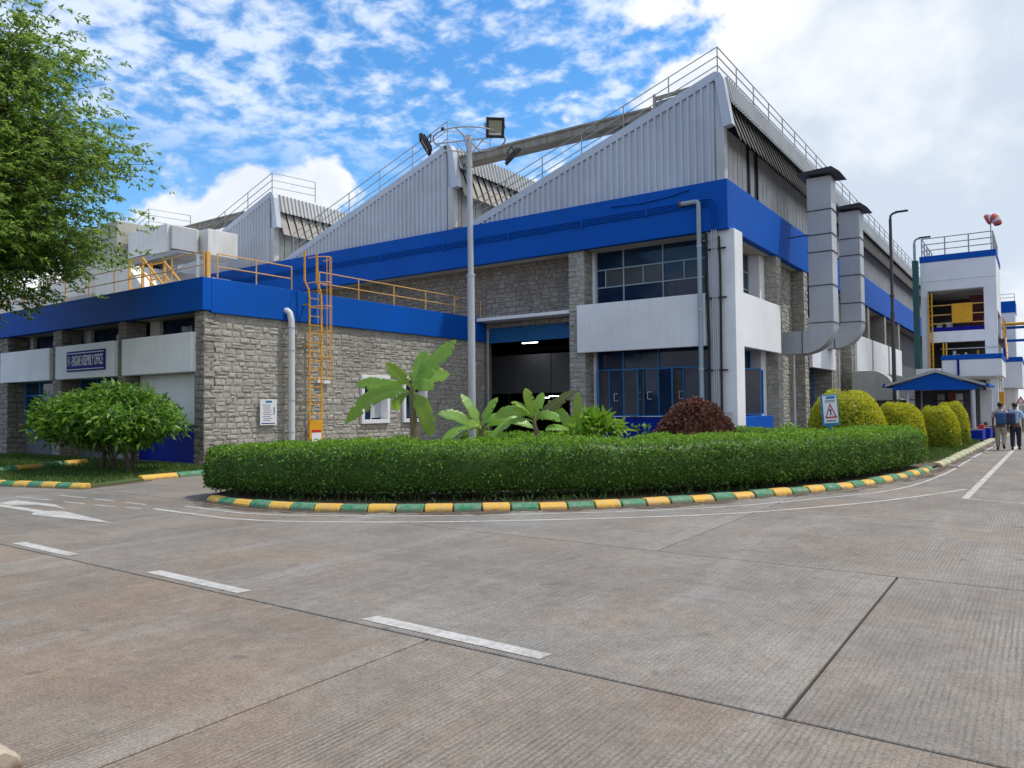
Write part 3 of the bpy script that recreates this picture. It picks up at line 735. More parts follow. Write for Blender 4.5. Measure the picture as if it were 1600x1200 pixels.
# ------------------------------------------------------------------ sawtooth roof
Z0, ZP, RUN = 9.70, 13.72, 11.9
def slope_z(d):      # d = distance left of the ridge
    return ZP - .05 - max(0, d-.35)*(ZP-Z0)/RUN*1.0
PITCH = .265
def corr_sheet(x0, n, pitch, top, z0, y, depth=.085):
    """trapezoid-ribbed vertical sheet in the X-Z plane"""
    xs = []
    for i in range(n):
        b = x0+i*pitch
        xs += [(b, 0), (b+pitch*.10, 0), (b+pitch*.18, -depth), (b+pitch*.42, -depth), (b+pitch*.62, 0)]
    xs.append((x0+n*pitch, 0)); mb = MB(); vs = []
    for x, d in xs: vs += [(x, y+d, z0), (x, y+d, top(x))]
    mb.add(vs, [(2*i, 2*i+2, 2*i+3, 2*i+1) for i in range(len(xs)-1)])
    return mb
def strip_sheet(y0, n, pitch, a, b, depth, flip=1):
    """ribbed sheet running down from a=(x,z) to b=(x,z), ribs along that line, repeated in Y"""
    A, B = Vector((a[0], 0, a[1])), Vector((b[0], 0, b[1])); d = (B-A).normalized(); nr = Vector((-d.z, 0, d.x))
    if nr.x < 0: nr = -nr
    ys = []
    for i in range(n):
        s = y0+i*pitch
        ys += [(s, 0), (s+pitch*.18, 0), (s+pitch*.28, depth), (s+pitch*.44, depth), (s+pitch*.54, 0)]
    ys.append((y0+n*pitch, 0)); vs = []
    for y, h in ys: vs += [A+nr*h+Vector((0, y, 0)), B+nr*h+Vector((0, y, 0))]
    return MB().add(vs, [(2*i, 2*i+2, 2*i+3, 2*i+1) for i in range(len(ys)-1)])
GY = 26.42
for ti, (xp, yend) in enumerate(((-9.15, 88), (-21.75, 60), (-34.5, 60), (-47.2, 60))):
    gw = MB().box(xp-11.4, xp-.35, GY+.12, GY+.2, Z0-.3, Z0+.05).build('gable_wall', 'dark_metal', fac)
    top = lambda x, xp=xp: min(slope_z(xp-x)-.06, ZP-.30)
    x = xp-RUN-.02 if ti == 0 else xp-RUN+.5
    nsh = 0
    while x < xp-.2:
        n = 4
        if x+n*PITCH > xp-.05: n = max(1, int((xp-.05-x)/PITCH))
        if x+n*PITCH > xp-.04: break
        if top(x) > Z0+.02:
            corr_sheet(x, n, PITCH, top, Z0-.12, GY+.012*(nsh % 2)*.3).build('cladding_sheet', 'cladding', gw)
        x += n*PITCH; nsh += 1
        if n < 4: break
    # verge flashing following the slope and turning down over the ridge
    prof = [(-RUN-.1, slope_z(RUN+.1)), (-1.2, slope_z(1.2)), (-.45, ZP-.06), (-.18, ZP+.02), (.02, ZP-.08), (.14, ZP-.35), (.42, ZP-2.02)]
    mb = MB(); w = .30
    P = [Vector((xp+a, 0, b)) for a, b in prof]; nrm = []
    for i in range(len(P)):
        d = (P[min(i+1, len(P)-1)]-P[max(i-1, 0)]).normalized(); nrm.append(Vector((d.z, 0, -d.x)))
    for i in range(len(P)-1):
        ww = w if i < 5 else .34
        a0, a1 = P[i], P[i+1]; b0, b1 = P[i]+nrm[i]*w, P[i+1]+nrm[i+1]*(w if i+1 < 6 else .34)
        yF, yB = GY-.075, GY+.25
        f8 = [Vector((q.x, y, q.z)) for y in (yF, yB) for q in (a0, a1, b1, b0)]
        mb.add(f8, [(0,1,2,3), (4,7,6,5), (0,4,5,1), (3,2,6,7)] + ([(0,3,7,4)] if i == 0 else []) + ([(1,5,6,2)] if i == len(P)-2 else []))
    mb.build('verge_flashing', 'cladding', gw)
    MB().prism([(xp-.5,GY+.06,Z0-.1),(xp-.17,GY+.06,Z0-.1),(xp-.17,GY+.06,ZP-2.0),(xp+.30,GY+.06,ZP-2.0),(xp-.02,GY+.06,ZP-.45),(xp-.22,GY+.06,ZP-.22),(xp-.5,GY+.06,ZP-.30)], (0,0,0), (0,.04,0)).build('corner_sheet', 'cladding', gw)
    MB().box(xp-.18, xp+.12, GY-.05, GY+.3, Z0-.1, ZP-2.0).build('corner_flashing', 'hood_sheet', gw, bevel=.01)
    # roof plane
    mb = MB(); rp = [(-RUN-.15, slope_z(RUN+.15)), (-.45, ZP-.10), (-.1, ZP-.06), (0, ZP-.2), (0, ZP-.35), (-.5, ZP-.5), (-RUN-.15, slope_z(RUN+.15)-.25)]
    mb.prism([(xp+a, GY+.26, b) for a, b in rp], (0,0,0), (0, YEND-GY-.3, 0)); mb.build('roof_slope', 'roof_sheet', fac)
    # clerestory: hood sheets, louvre sheets, panels
    cl = MB().box(xp-.42, xp-.12, GY+.31, YEND-.1, Z0-.2, ZP-.4).build('clerestory', 'dark_metal', fac)
    y = GY+.27; k = 0
    while y < yend:
        n = 4 if y < 50 else 16
        strip_sheet(y, n, PITCH, (xp+.06, ZP-.12), (xp+.30, ZP-1.12), .085).build('hood_sheet', 'hood_sheet', cl)
        nb = max(1, round(n*PITCH/.53)); wb = n*PITCH/nb
        for q_ in range(nb):
            y0_ = y+q_*wb; A_, B_ = (xp+.0, ZP-1.02), (xp+.50, ZP-2.40)
            bd = MB()
            vs_ = [(A_[0]+l_, y0_+o_, A_[1]) for o_, l_ in ((.015,.08),(wb-.02,0))] + [(B_[0]+l_, y0_+o_, B_[1]) for o_, l_ in ((wb-.02,0),(.015,.08))]
            bd.add(vs_ + [(x_-.03, y_, z_-.012) for x_, y_, z_ in vs_], [(0,1,2,3),(7,6,5,4),(0,4,5,1),(1,5,6,2),(2,6,7,3),(3,7,4,0)])
            bd.build('louver_sheet', 'louver', cl)
        L = n*PITCH
        if n == 4:
            for q_ in range(2):
                if not (ti == 0 and k*2+q_ in (5, 7)):
                    MB().box(xp-.09+.01*((k+q_) % 3), xp-.05+.01*((k+q_) % 3), y+q_*L/2+.02, y+(q_+1)*L/2-.025, Z0-.1, ZP-1.9).build('wall_panel', 'panel_pale', cl)
        else:
            mb = MB()
            for q_ in range(8): mb.box(xp-.09, xp-.05, y+q_*L/8+.012, y+(q_+1)*L/8-.05, Z0-.1, ZP-1.9)
            mb.build('wall_panel', 'panel_pale', cl)
        y += L; k += 1
# valley gutters between the teeth
for x in (-21.2, -33.9, -46.6): box('valley_gutter', x-.45, x+.1, GY-.04, GY+1.2, Z0-.06, Z0+.14, 'concrete_beam', fac)
place_stones(stones, 300)

def beam(x0, x1, z0, z1, y0, y1, label):
    b = thing('roof_beam', (x0, y0, z0), label, 'beam')
    n = 4; w = (x1-x0)/n
    for k in range(n): box('beam_segment', x0+k*w+.012, x0+(k+1)*w-.012, y0, y1, z0, z1, 'concrete_beam', b, .02)
    MB().box(x0+.02, x1-.02, y0-.05, y0-.004, z1-.11, z1-.02).build('beam_lip', 'concrete_beam', b)
beam(-21.55, -12.0, 12.80, 13.22, 26.75, 27.5, 'weathered concrete beam between the two nearest roof peaks')
beam(-46.9, -37.6, 12.80, 13.22, 26.75, 27.5, 'weathered concrete beam above the white roof ducts')
tb = thing('roof_frame', (-12, 27.2, 13), 'thin brown beam and grey sheet below the highest ridge', 'beam')
MB().bar((-12.0,27.1,13.62),(-9.6,27.1,13.70),.09,.14).build('rail_beam', 'concrete_beam', tb)
MB().prism([(-12.0,27.15,12.85),(-12.0,27.15,13.52),(-9.7,27.15,13.62)], (0,0,0), (0,.03,0)).build('infill_sheet', 'roof_sheet', tb)
MB().bar((-12.02,27.1,12.8),(-12.02,27.1,13.8),.10).build('post', 'grey_rail', tb)

# ------------------------------------------------------------------ grey roof railings
def rail_path(name, label, cat, pts, h, rails, post_step, mat, r=.022, group=None, foot=0.0):
    root = thing(name, pts[0], label, cat, group); P = [Vector(p) for p in pts]
    for k in range(1, rails+1):
        z = h*k/rails
        MB().tube([p+Vector((0,0,z)) for p in P], r, 6).build('rail', mat, root, smooth=True)
    for i, (a, b) in enumerate(zip(P, P[1:])):
        L = (b-a).length; n = max(1, round(L/post_step))
        for k in range(n if i < len(P)-2 else n+1):
            p = a.lerp(b, k/n); MB().tube([p+Vector((0,0,-foot)), p+Vector((0,0,h))], r*1.15, 6).build('post', mat, root, smooth=True)
    return root
def slope_pt(xp, d, y=26.62): return (xp-d, y, slope_z(d)+.02)
rail_path('roof_railing', 'grey pipe railing rising over the nearest and highest roof tooth', 'railing', [slope_pt(-9.15, RUN-.3), (-9.32, 26.62, ZP), (-9.22, 88, ZP)], 1.02, 3, 2.1, 'grey_rail')
for xp, lab in ((-21.75, 'grey pipe railing on the roof tooth behind the lamp mast'), (-34.5, 'grey pipe railing on the roof tooth above the yellow ladder'), (-47.2, 'grey pipe railing on the farthest roof tooth left of the ducts')):
    rail_path('roof_railing', lab, 'railing', [slope_pt(xp, RUN-.6), slope_pt(xp, .35), (xp+.1, 29.3, ZP)], 1.2, 3, 2.4, 'grey_rail')

# ------------------------------------------------------------------ pipes and conduits on the factory corner
pr = thing('rain_pipe', (-9.92, 26.06, 0), 'grey vertical rain pipe with elbow in front of the blue band', 'pipe')
MB().tube([(-10.62,26.07,9.03),(-10.05,26.07,9.03),(-9.97,26.07,9.01),(-9.93,26.07,8.95),(-9.92,26.07,8.85),(-9.92,26.07,0)], .085, 10).build('pipe_run', 'grey_frame', pr, smooth=True)
MB().tube([(-10.64,26.07,9.03),(-10.56,26.07,9.03)], .10, 10).build('collar', 'terracotta', pr)
for z in (7.4, 5.1, 2.95): MB().tube([(-9.92,26.07,z-.03),(-9.92,26.07,z+.03)], .10, 10).build('clamp', 'galv', pr)
cp = thing('cable_riser', (-9.5, 26.2, 0), 'bundle of black and grey cable pipes climbing the white corner column', 'pipes')
MB().tube([(-9.70,26.2,7.85),(-9.71,26.22,6),(-9.66,26.2,4),(-9.68,26.2,0)], .055, 8).build('cable', 'black_rubber', cp, smooth=True)
MB().tube([(-9.78,26.24,6.4),(-9.70,26.24,5.2),(-9.66,26.24,0)], .03, 6).build('cable', 'black_rubber', cp, smooth=True)
for x, m in ((-9.50,'galv'), (-9.42,'galv'), (-9.345,'galv')): MB().tube([(x,26.22,8.0),(x,26.22,0)], .027, 6).build('conduit', m, cp, smooth=True)
MB().tube([(-9.25,26.24,7.7),(-9.22,26.25,6.6),(-9.26,26.24,0)], .045, 8).build('cable', 'black_rubber', cp, smooth=True)
for z in (7.27, 5.5, 2.9, 7.62):
    MB().box(-9.86, -9.02 if z != 7.62 else -9.4, 26.27, 26.31, z-.03, z+.03).build('bracket', 'black_rubber' if z != 7.62 else 'galv', cp)
MB().box(-9.22,-8.94,26.22,26.392,1.02,1.42).build('junction_box', 'galv', cp, bevel=.015)
bc = thing('wall_conduits', (-20, 26.16, 8.9), 'four blue painted conduits running along the blue band', 'pipes')
for k in range(4):
    z = 8.86+k*.072; xr = -9.50+k*.075; rr = .35
    pts = [(-58,26.165,z),(-10.0+k*.06,26.165,z+.02)] + [(xr-rr*(1-math.sin(a)), 26.165, z+.02-rr*(1-math.cos(a))) for a in (0.3,.6,.9,1.2,1.5)] + [(xr,26.165,7.96)]
    MB().tube(pts, .026, 6).build('conduit', 'blue_wall', bc, smooth=True)
for x in (-12, -14.8, -18.4, -22, -26, -30): MB().box(x-.03, x+.03, 26.13, 26.198, 8.78, 9.16).build('clip', 'blue_wall', bc)
MB().tube([(-13.5,26.165,9.43),(-12.2,26.165,9.36),(-11,26.165,9.43),(-10.3,26.165,9.55)], .03, 6).build('cable', 'blue_wall', bc, smooth=True)

# ------------------------------------------------------------------ exhaust ducts
def exhaust(name, x0, x1, y0, y1, ztop, zs, zb, rc, xw, label, capw):
    root = thing(name, ((x0+x1)/2, y0, 0), label, 'duct', 'exhaust ducts on the factory side')
    for a, b in zip(zs, zs[1:]):
        box('duct_section', x0, x1, y0, y1, b+.012, a-.012, 'galv', root, .012)
        MB().box(x0-.035, x1+.035, y0-.035, y1+.035, b-.014, b+.010).build('flange', 'dark_metal', root)
    zc = zs[-1]-.015
    # elbow from vertical to -X
    ri = .30; ro = ri+(x1-x0); cx = x0-ri; n = 10; mb = MB(); vs = []
    for i in range(n+1):
        a = -i/n*math.pi/2
        for rr_ in (ri, ro):
            for y in (y0, y1): vs.append((cx+rr_*math.cos(a), y, zc+rr_*math.sin(a)))
    fs = []
    for i in range(n):
        b = i*4; fs += [(b, b+4, b+5, b+1), (b+2, b+3, b+7, b+6), (b, b+2, b+6, b+4), (b+1, b+5, b+7, b+3)]
    fs += [(0,1,3,2), (n*4, n*4+2, n*4+3, n*4+1)]
    mb.add(vs, fs).build('elbow', 'galv', root, smooth=True)
    box('outlet', xw, cx-.012, y0, y1, zc-ro, zc-ri, 'galv', root, .01)
    MB().box(cx-.03, cx-.013, y0-.03, y1+.03, zc-ro-.03, zc-ri+.03).build('flange', 'dark_metal', root)
    # slanted weather cap
    xm = (x0+x1)/2
    MB().prism([(x0-.34, y0-.34, ztop+.0), (x1+.42, y0-.34, ztop-.10), (x1+.10, y0-.34, ztop+.17), (x0-.28, y0-.34, ztop+.10)], (0,0,0), (0, y1-y0+.64, 0)).build('weather_cap', 'dark_metal', root)
    for xx in (x0+.03, x1-.03):
        for yy in (y0+.03, y1-.03): MB().bar((xx,yy,zs[0]-.05),(xx,yy,ztop+.02),.03).build('cap_strut', 'dark_metal', root)
    MB().bar((x0-1.2,y0+.3,9.0),(x0-.01,y0+.3,9.05),.05).build('wall_brace', 'dark_metal', root)
exhaust('exhaust_duct', -8.05, -7.06, 34.0, 34.95, 11.55, [11.45,10.0,8.95,8.2,6.75,5.15], 0, .3, -9.55, 'tall grey duct nearest the corner with dark sloping cap', .3)
exhaust('exhaust_duct', -8.10, -7.13, 40.6, 41.55, 11.45, [11.35,9.95,9.1,8.1,6.7,5.75], 0, .3, -9.4, 'second tall grey duct behind the nearest one', .3)
sd = thing('wall_pipe', (-9.3, 36.5, 0), 'thin grey pipe standing against the stone wall under the first duct', 'pipe')
MB().tube([(-9.35,36.3,0),(-9.35,36.3,4.6)], .07, 8).build('pipe_run', 'galv', sd, smooth=True)
sd2 = thing('wall_pipe', (-8.6, 42.9, 0), 'thin pale pipe standing under the second duct', 'pipe')
MB().tube([(-8.72,42.9,0),(-8.72,42.9,7.6)], .06, 8).build('pipe_run', 'galv', sd2, smooth=True)
hd = thing('entrance_hood', (-8, 46, 0), 'grey curved porch hood beside the stone pillar', 'hood')
def hood(x0, x1, y0, y1, zt, zb, nm):
    pts = [(x0, y0, zb), (x0, y0, zt)]
    for i in range(9):
        a = math.pi/2*(1-i/8); pts.append((x0+(x1-x0)*.45+(x1-x0)*.55*math.cos(a), y0, zb+.25+(zt-zb-.25)*math.sin(a)))
    pts.append((x1, y0, zb)); MB().prism(pts, (0,0,0), (0, y1-y0, 0)).build(nm, 'hood_grey', hd, bevel=.02)
hood(-8.72, -6.5, 46.2, 48.0, 3.5, 1.9, 'hood_shell'); hood(-8.72, -5.9, 49.4, 51.4, 3.4, 2.0, 'hood_shell')
box('hood_ledge', -8.72, -6.2, 46.1, 51.5, 1.82, 1.895, 'hood_grey', hd); box('hood_body', -8.72, -6.6, 46.4, 51.2, 0, 1.815, 'interior_dark', hd)

# ================================================================== OFFICE BUILDING
off_ = thing('office_building', (-27, 13.2, 0), 'low stone office building with blue parapet and white spandrels on the left', 'building')
stones = []
box('parapet_band', -56, -20.42, 13.1, 13.4, 4.66, 5.655, 'blue_wall', off_, .015)
box('parapet_band', -20.72, -20.42, 13.404, 27.2, 4.60, 5.655, 'blue_wall', off_, .015)
box('roof_deck', -56, -20.73, 13.41, 27.2, 5.25, 5.42, 'concrete_beam', off_, 0)
for a, b in ((-34.85,-34.05), (-30.2,-29.5), (-25.52,-25.02), (-21.05,-20.5), (-39.4,-38.7)):
    pillar(a, b, 13.2, 13.98 if a != -21.05 else 13.6, 4.655, 'stone_dark', 'fr' if a > -35 else '', int(70-a), parent=off_, mort='mortar_dark')
wr = MB()
for y0, y1, z0, z1 in ((13.62,19.6,0,4.6), (19.6,23.2,2.84,4.6), (19.6,23.2,0,1.15), (21.02,21.82,1.15,2.84), (23.2,27.2,0,4.6)): wr.box(-21.0, -20.535, y0, y1, z0, z1)
wr = wr.build('stone_wall', 'mortar', off_)
stone_field(stones, wr, (-20.54, 13.2, 0), (0,1,0), (1,0,0), 14.0, 0, 4.62, 'stone', holes=((6.28,7.95,1.1,2.92), (8.5,10.1,1.1,2.92)), seed=81, wmin=.17, wmax=.46, rmin=.14, rmax=.23)
for y0, y1 in ((19.6,21.02), (21.82,23.2)):
    w = MB()
    for a, b, c_, d in ((y0-.02,y1+.02,2.76,2.9), (y0-.02,y1+.02,1.09,1.23), (y0-.02,y0+.12,1.232,2.758), (y1-.12,y1+.02,1.232,2.758)): w.box(-20.85, -20.43, a, b, c_, d)
    w = w.build('window', 'white_wall', off_, bevel=.01)
    box('pane', -20.84, -20.82, y0+.12, y1-.12, 1.233, 2.757, 'window_glass', w, 0)
    for yy in (y0+.35, y0+.75): MB().box(-20.815, -20.78, yy, yy+.05, 1.234, 2.756).build('window_bar', 'galv', w)
    MB().box(-20.86, -20.80, y0+.8, y1-.13, 1.3, 2.3).build('curtain', 'interior_pale', w)
place_stones(stones, 300)
# front bays
for a, b in ((-25.0,-20.95), (-29.68,-25.5), (-34.4,-30.15), (-39.2,-34.9)):
    box('spandrel', a, b, 13.08, 13.26, 2.82, 4.03, 'white_wall', off_, .02)
    box('bay_ceiling', a+.02, b-.1, 13.41, 14.35, 4.70, 4.85, 'soffit', off_, 0)
    box('bay_slab', a+.1, b-.1, 13.27, 14.3, 2.84, 3.0, 'white_wall', off_, 0)
    window(off_, (0, 14.25, 0), (1,0,0), (0,-1,0), [a+.62, (a+b)/2+.3, b-.1], [(3.05,4.69,None)], 'dark_metal')
    box('bay_cheek', a+.02, a+.6, 14.05, 14.3, 3.01, 4.69, 'white_wall', off_, 0)
for a, b in ((-29.48,-25.55), (-34.03,-30.22), (-38.6,-34.9)):
    window(off_, (0, 13.9, 0), (1,0,0), (0,-1,0), [a+.05, a+1.35, a+2.6, b-.05], [(.9,2.3,None), (2.3,2.83,None)], 'blue_frame')
    box('dado', a, b, 13.85, 14.2, 0, .88, 'interior_dark', off_, 0)
box('ground_wall', -24.99, -21.06, 13.72, 14.0, 1.2, 2.83, 'white_wall', off_, 0)
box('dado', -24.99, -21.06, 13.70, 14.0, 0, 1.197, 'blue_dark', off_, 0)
box('core', -56, -21.02, 14.4, 27, 0, 5.2, 'interior_dark', off_, 0)

sg = thing('sign_board', (-27.37, 13.05, 3.06), 'navy name board with white capitals on the office spandrel', 'sign')
MB().box(-28.71, -26.03, 13.035, 13.078, 3.07, 3.79).build('board', 'sign_navy', sg, bevel=.006)
for z in (3.71, 3.14): MB().box(-28.66, -26.08, 13.026, 13.034, z-.012, z+.012).build('border_line', 'sign_white', sg)
M_front = Matrix.Translation((-27.37, 13.032, 3.425)) @ Matrix.Rotation(R(90), 4, 'X')
text_mesh('lettering', 'H - ENGINE ASSEMBLY OFFICE', .36, 'sign_white', sg, M_front, .004, 2.46)

def notice(label, y0, y1, z0, z1, head, x=-20.44):
    nb = thing('notice_board', (x, (y0+y1)/2, z0), label, 'sign')
    MB().box(x-.01, x+.02, y0, y1, z0, z1).build('board', 'sign_white', nb, bevel=.004)
    if head:
        w, h = y1-y0, z1-z0; q = random.Random(int(z0*100))
        MB().box(x+.0205, x+.024, y0+w*.32, y0+w*.70, z1-h*.13, z1-h*.05).build('header_mark', 'sign_blue', nb)
        mb = MB()
        for k in range(9):
            zz_ = z1-h*(.22+k*.075); a = q.uniform(.10, .2); b = q.uniform(.6, .72)
            mb.box(x+.0205, x+.023, y0+w*a, y0+w*b, zz_-.008, zz_+.008)
        mb.box(x+.0205, x+.023, y0+w*.8, y0+w*.86, z1-h*.6, z1-h*.3)
        mb.build('printed_lines', 'print_ink', nb)
        MB().box(x+.0205, x+.023, y0+w*.06, y0+w*.88, z0+h*.05, z0+h*.085).build('footer_line', 'sign_navy', nb)
notice('white printed notice with blue heading on the stone wall', 15.14, 15.78, 1.15, 1.98, True)
notice('left one of two small blank plates beside the yellow ladder', 17.48, 17.74, 2.56, 2.75, False)
notice('right one of two small blank plates beside the yellow ladder', 17.78, 18.05, 2.54, 2.74, False)

dp = thing('drain_pipe', (-20.3, 16.25, 0), 'white plastic drain pipe on the stone office wall', 'pipe')
MB().tube([(-20.5,16.15,4.93),(-20.38,16.18,4.92),(-20.30,16.21,4.84),(-20.26,16.24,4.6),(-20.26,16.25,4.3),(-20.26,16.25,0)], .105, 14).build('pipe_run', 'pipe_white', dp, smooth=True)
for z in (4.35, 3.6, 1.95, .9): MB().tube([(-20.26,16.25,z-.018),(-20.26,16.25,z+.018)], .115, 14).build('clamp', 'galv', dp, smooth=True)

# caged yellow ladder
ld = thing('caged_ladder', (-20.1, 17.1, 0), 'yellow caged ladder climbing to the office roof', 'ladder')
LX = -20.12; ya, yb = 16.88, 17.40
for y in (ya, yb):
    MB().bar((LX,y,.0),(LX,y,5.45),.06,.035, up=(1,0,0)).build('side_rail', 'yellow_paint', ld)
    MB().tube([(LX,y,5.4),(LX-.02,y-.02,5.7),(LX-.1,y-.12,6.0),(LX-.1,y-.12,7.0)], .035, 8).build('handrail', 'yellow_paint', ld, smooth=True)
z = .3
while z < 5.5:
    MB().tube([(LX,ya,z),(LX,yb,z)], .016, 6).build('rung', 'yellow_paint', ld); z += .3
def hoop_pts(z, r=.40):
    c = ((ya+yb)/2); return [(LX+.02+ (r*1.75)*math.sin(a), c - .26*math.cos(a)*1.25, z) for a in [i*math.pi/10 for i in range(11)]]
hz = [2.65, 3.4, 4.25, 5.1, 5.9, 6.75]
for z in hz: MB().tube(hoop_pts(z), .018, 6).build('cage_hoop', 'orange_paint', ld, smooth=True)
for k in (2, 4, 5, 6, 8):
    a, b = hoop_pts(hz[0])[k], hoop_pts(hz[-1])[k]; MB().bar(a, b, .03, .012).build('cage_bar', 'orange_paint', ld)
MB().box(LX-.03, LX+.03, ya-.03, yb+.03, .62, 1.28).build('guard_plate', 'yellow_paint', ld, bevel=.006)
MB().box(LX+.031, LX+.036, ya+.06, yb-.06, .30, .95).build('warning_card', 'sign_white', ld)
MB().box(LX+.037, LX+.040, ya+.06, yb-.06, .86, .95).build('card_header', 'red_paint', ld)
for z in (1.9, 3.8, 5.2):
    for y in (ya, yb): MB().bar((-20.5,y,z),(LX,y,z),.04).build('wall_bracket', 'yellow_paint', ld)

# yellow railings on the office roof
def yrail(label, pts): return rail_path('roof_railing', label, 'railing', pts, .80, 2, 1.75, 'orange_paint', .019)
yrail('yellow pipe railing along the front edge of the office roof', [(-52,13.25,5.655), (-20.58,13.25,5.655)])
yrail('yellow railing on the office roof between corner and ladder', [(-20.57,13.7,5.655), (-20.57,16.5,5.655)])
yrail('yellow railing on the office roof from ladder to factory', [(-20.57,17.7,5.655), (-20.57,27.0,5.655)])
MB_post = thing('railing_post', (-20.57, 13.25, 5.655), 'thick yellow corner post of the office roof railing', 'post')
MB().box(-20.63, -20.51, 13.31, 13.43, 5.657, 6.47).build('post', 'orange_paint', MB_post, bevel=.01)
# roof stair
st = thing('roof_stair', (-29, 18, 5.42), 'yellow steel stair frame on the office roof', 'stairs')
for y in (17.6, 18.6):
    MB().bar((-31.9,y,8.3),(-28.6,y,5.6),.06).build('handrail', 'yellow_paint', st)
    MB().bar((-31.9,y,7.7),(-28.9,y,5.43),.05).build('handrail', 'yellow_paint', st)
    MB().bar((-31.9,y,7.0),(-29.9,y,5.43),.22,.06).build('stringer', 'yellow_paint', st)
    for x in (-33.0, -31.9): MB().bar((x,y,5.43),(x,y,8.35),.09).build('post', 'orange_paint', st)
    MB().bar((-33,y,8.3),(-31.9,y,8.3),.06).build('handrail', 'yellow_paint', st); MB().bar((-33,y,7.6),(-31.9,y,7.6),.05).build('handrail', 'yellow_paint', st)
MB().box(-33.05, -31.85, 17.58, 18.62, 6.98, 7.05).build('landing', 'yellow_paint', st)
for k in range(6): MB().box(-31.8+k*.33, -31.5+k*.33, 17.7, 18.5, 6.78-k*.25, 6.81-k*.25).build('tread', 'yellow_paint', st)
for y in (17.6, 18.6): MB().bar((-33,y,5.45),(-31.9,y,6.95),.05).build('brace', 'orange_paint', st); MB().bar((-31.9,y,5.45),(-33,y,6.95),.05).build('brace', 'orange_paint', st)

# annexe with stepped cream wall, plant box and white ducts
an = thing('annexe', (-45, 20, 0), 'cream annexe with a sloping parapet behind the office roof railing', 'building')
MB().prism([(-70,20,5.3),(-70,20,9.0),(-52.5,20,9.0),(-46.5,20,8.6),(-44.5,20,9.2),(-41.0,20,9.65),(-37.8,20,9.1),(-36.4,20,7.9),(-35.2,20,7.4),(-35.2,20,5.3)], (0,0,0), (0,6,0)).build('wall', 'cream_wall', an, bevel=.02)
MB().box(-44.5,-40.9,19.86,19.99,7.2,7.9).build('vent_panel', 'ahu', an)
ah = thing('air_unit', (-42.3, 22, 8.9), 'grey-green air handling box on the annexe roof', 'air unit')
MB().box(-45.2,-40.7,21,23.5,9.66,12.0).build('casing', 'ahu', ah, bevel=.03)
for x in (-42.6,): MB().box(x-.03,x+.03,20.985,20.999,9.7,11.98).build('casing_seam', 'white_wall', ah)
MB().box(-43.6,-43.5,20.96,20.998,10.4,11.2).build('door_handle', 'galv', ah)
MB().box(-45,-40.8,21.1,23.4,8.4,9.65).build('plinth', 'interior_dark', ah)
wd = thing('roof_ducts', (-37, 22, 10), 'white boxy ventilation ducts beside the roof stair', 'duct')
for x0, x1, z0, z1, y0 in ((-40.5,-38.2,9.95,11.35,21.5), (-38.19,-36.6,9.85,11.30,21.45), (-37.7,-35.9,9.9,11.3,23.35)):
    box('duct_box', x0, x1, y0, y0+1.8, z0, z1, 'duct_white', wd, .02)
box('duct_joint', -36.59, -36.35, 21.6, 23.0, 10.0, 11.2, 'galv', wd)
MB().prism([(-40.5,21.52,9.94),(-36.0,21.52,9.84),(-35.5,21.52,9.7),(-40.5,21.52,9.5)], (0,0,0), (0,1.7,0)).build('duct_underside', 'roof_sheet', wd)
for x in (-40.2,-37.2,-35.2): MB().bar((x,22.3,5.4),(x,22.3,9.6),.12).build('duct_leg', 'galv', wd)

# ================================================================== LAMP MAST
lm = thing('lamp_mast', (-12.52, 16, 0), 'tall grey lamp mast with a ring of floodlights behind the hedge', 'lamp post')
MB().tube([(-12.50,16,0),(-12.51,16,5.2)], .100, 16).build('mast_lower', 'pole_metal', lm, smooth=True)
MB().tube([(-12.51,16,5.2),(-12.51,16,5.26)], .112, 16).build('mast_collar', 'pole_metal', lm, smooth=True)
MB().tube([(-12.51,16,5.26),(-12.53,16,9.05)], .078, 16).build('mast_upper', 'pole_metal', lm, smooth=True)
MB().tube([(-12.53,16,8.18),(-12.53,16,8.26)], .09, 14).build('mast_collar', 'galv', lm, smooth=True)
MB().tube([(-12.53,16,9.05),(-12.53,16,9.075)], [.085,.05], 14).build('mast_cap', 'pole_metal', lm, smooth=True)
rc = Vector((-12.53, 16, 8.93)); ring_r = .98
MB().tube([rc+Vector((ring_r*math.cos(a), ring_r*math.sin(a), 0)) for a in [i*2*math.pi/40 for i in range(40)]], .020, 6, closed=True).build('ring', 'galv', lm, smooth=True)
for a in (.35, 1.9, 3.45, 5.0):
    d = Vector((math.cos(a), math.sin(a), 0)); MB().bar(rc+d*.06, rc+d*ring_r, .028).build('spoke', 'galv', lm); MB().bar(rc+d*.06+Vector((0,0,-.38)), rc+d*.42, .024).build('spoke_brace', 'galv', lm)
for a in (.2, 2.2, 3.0, 4.6): p = rc+Vector((ring_r*math.cos(a), ring_r*math.sin(a), .03)); MB().obox(p, ((1,0,0),(0,1,0),(0,0,1)), (.035,.035,.04)).build('ring_clamp', 'dark_metal', lm)
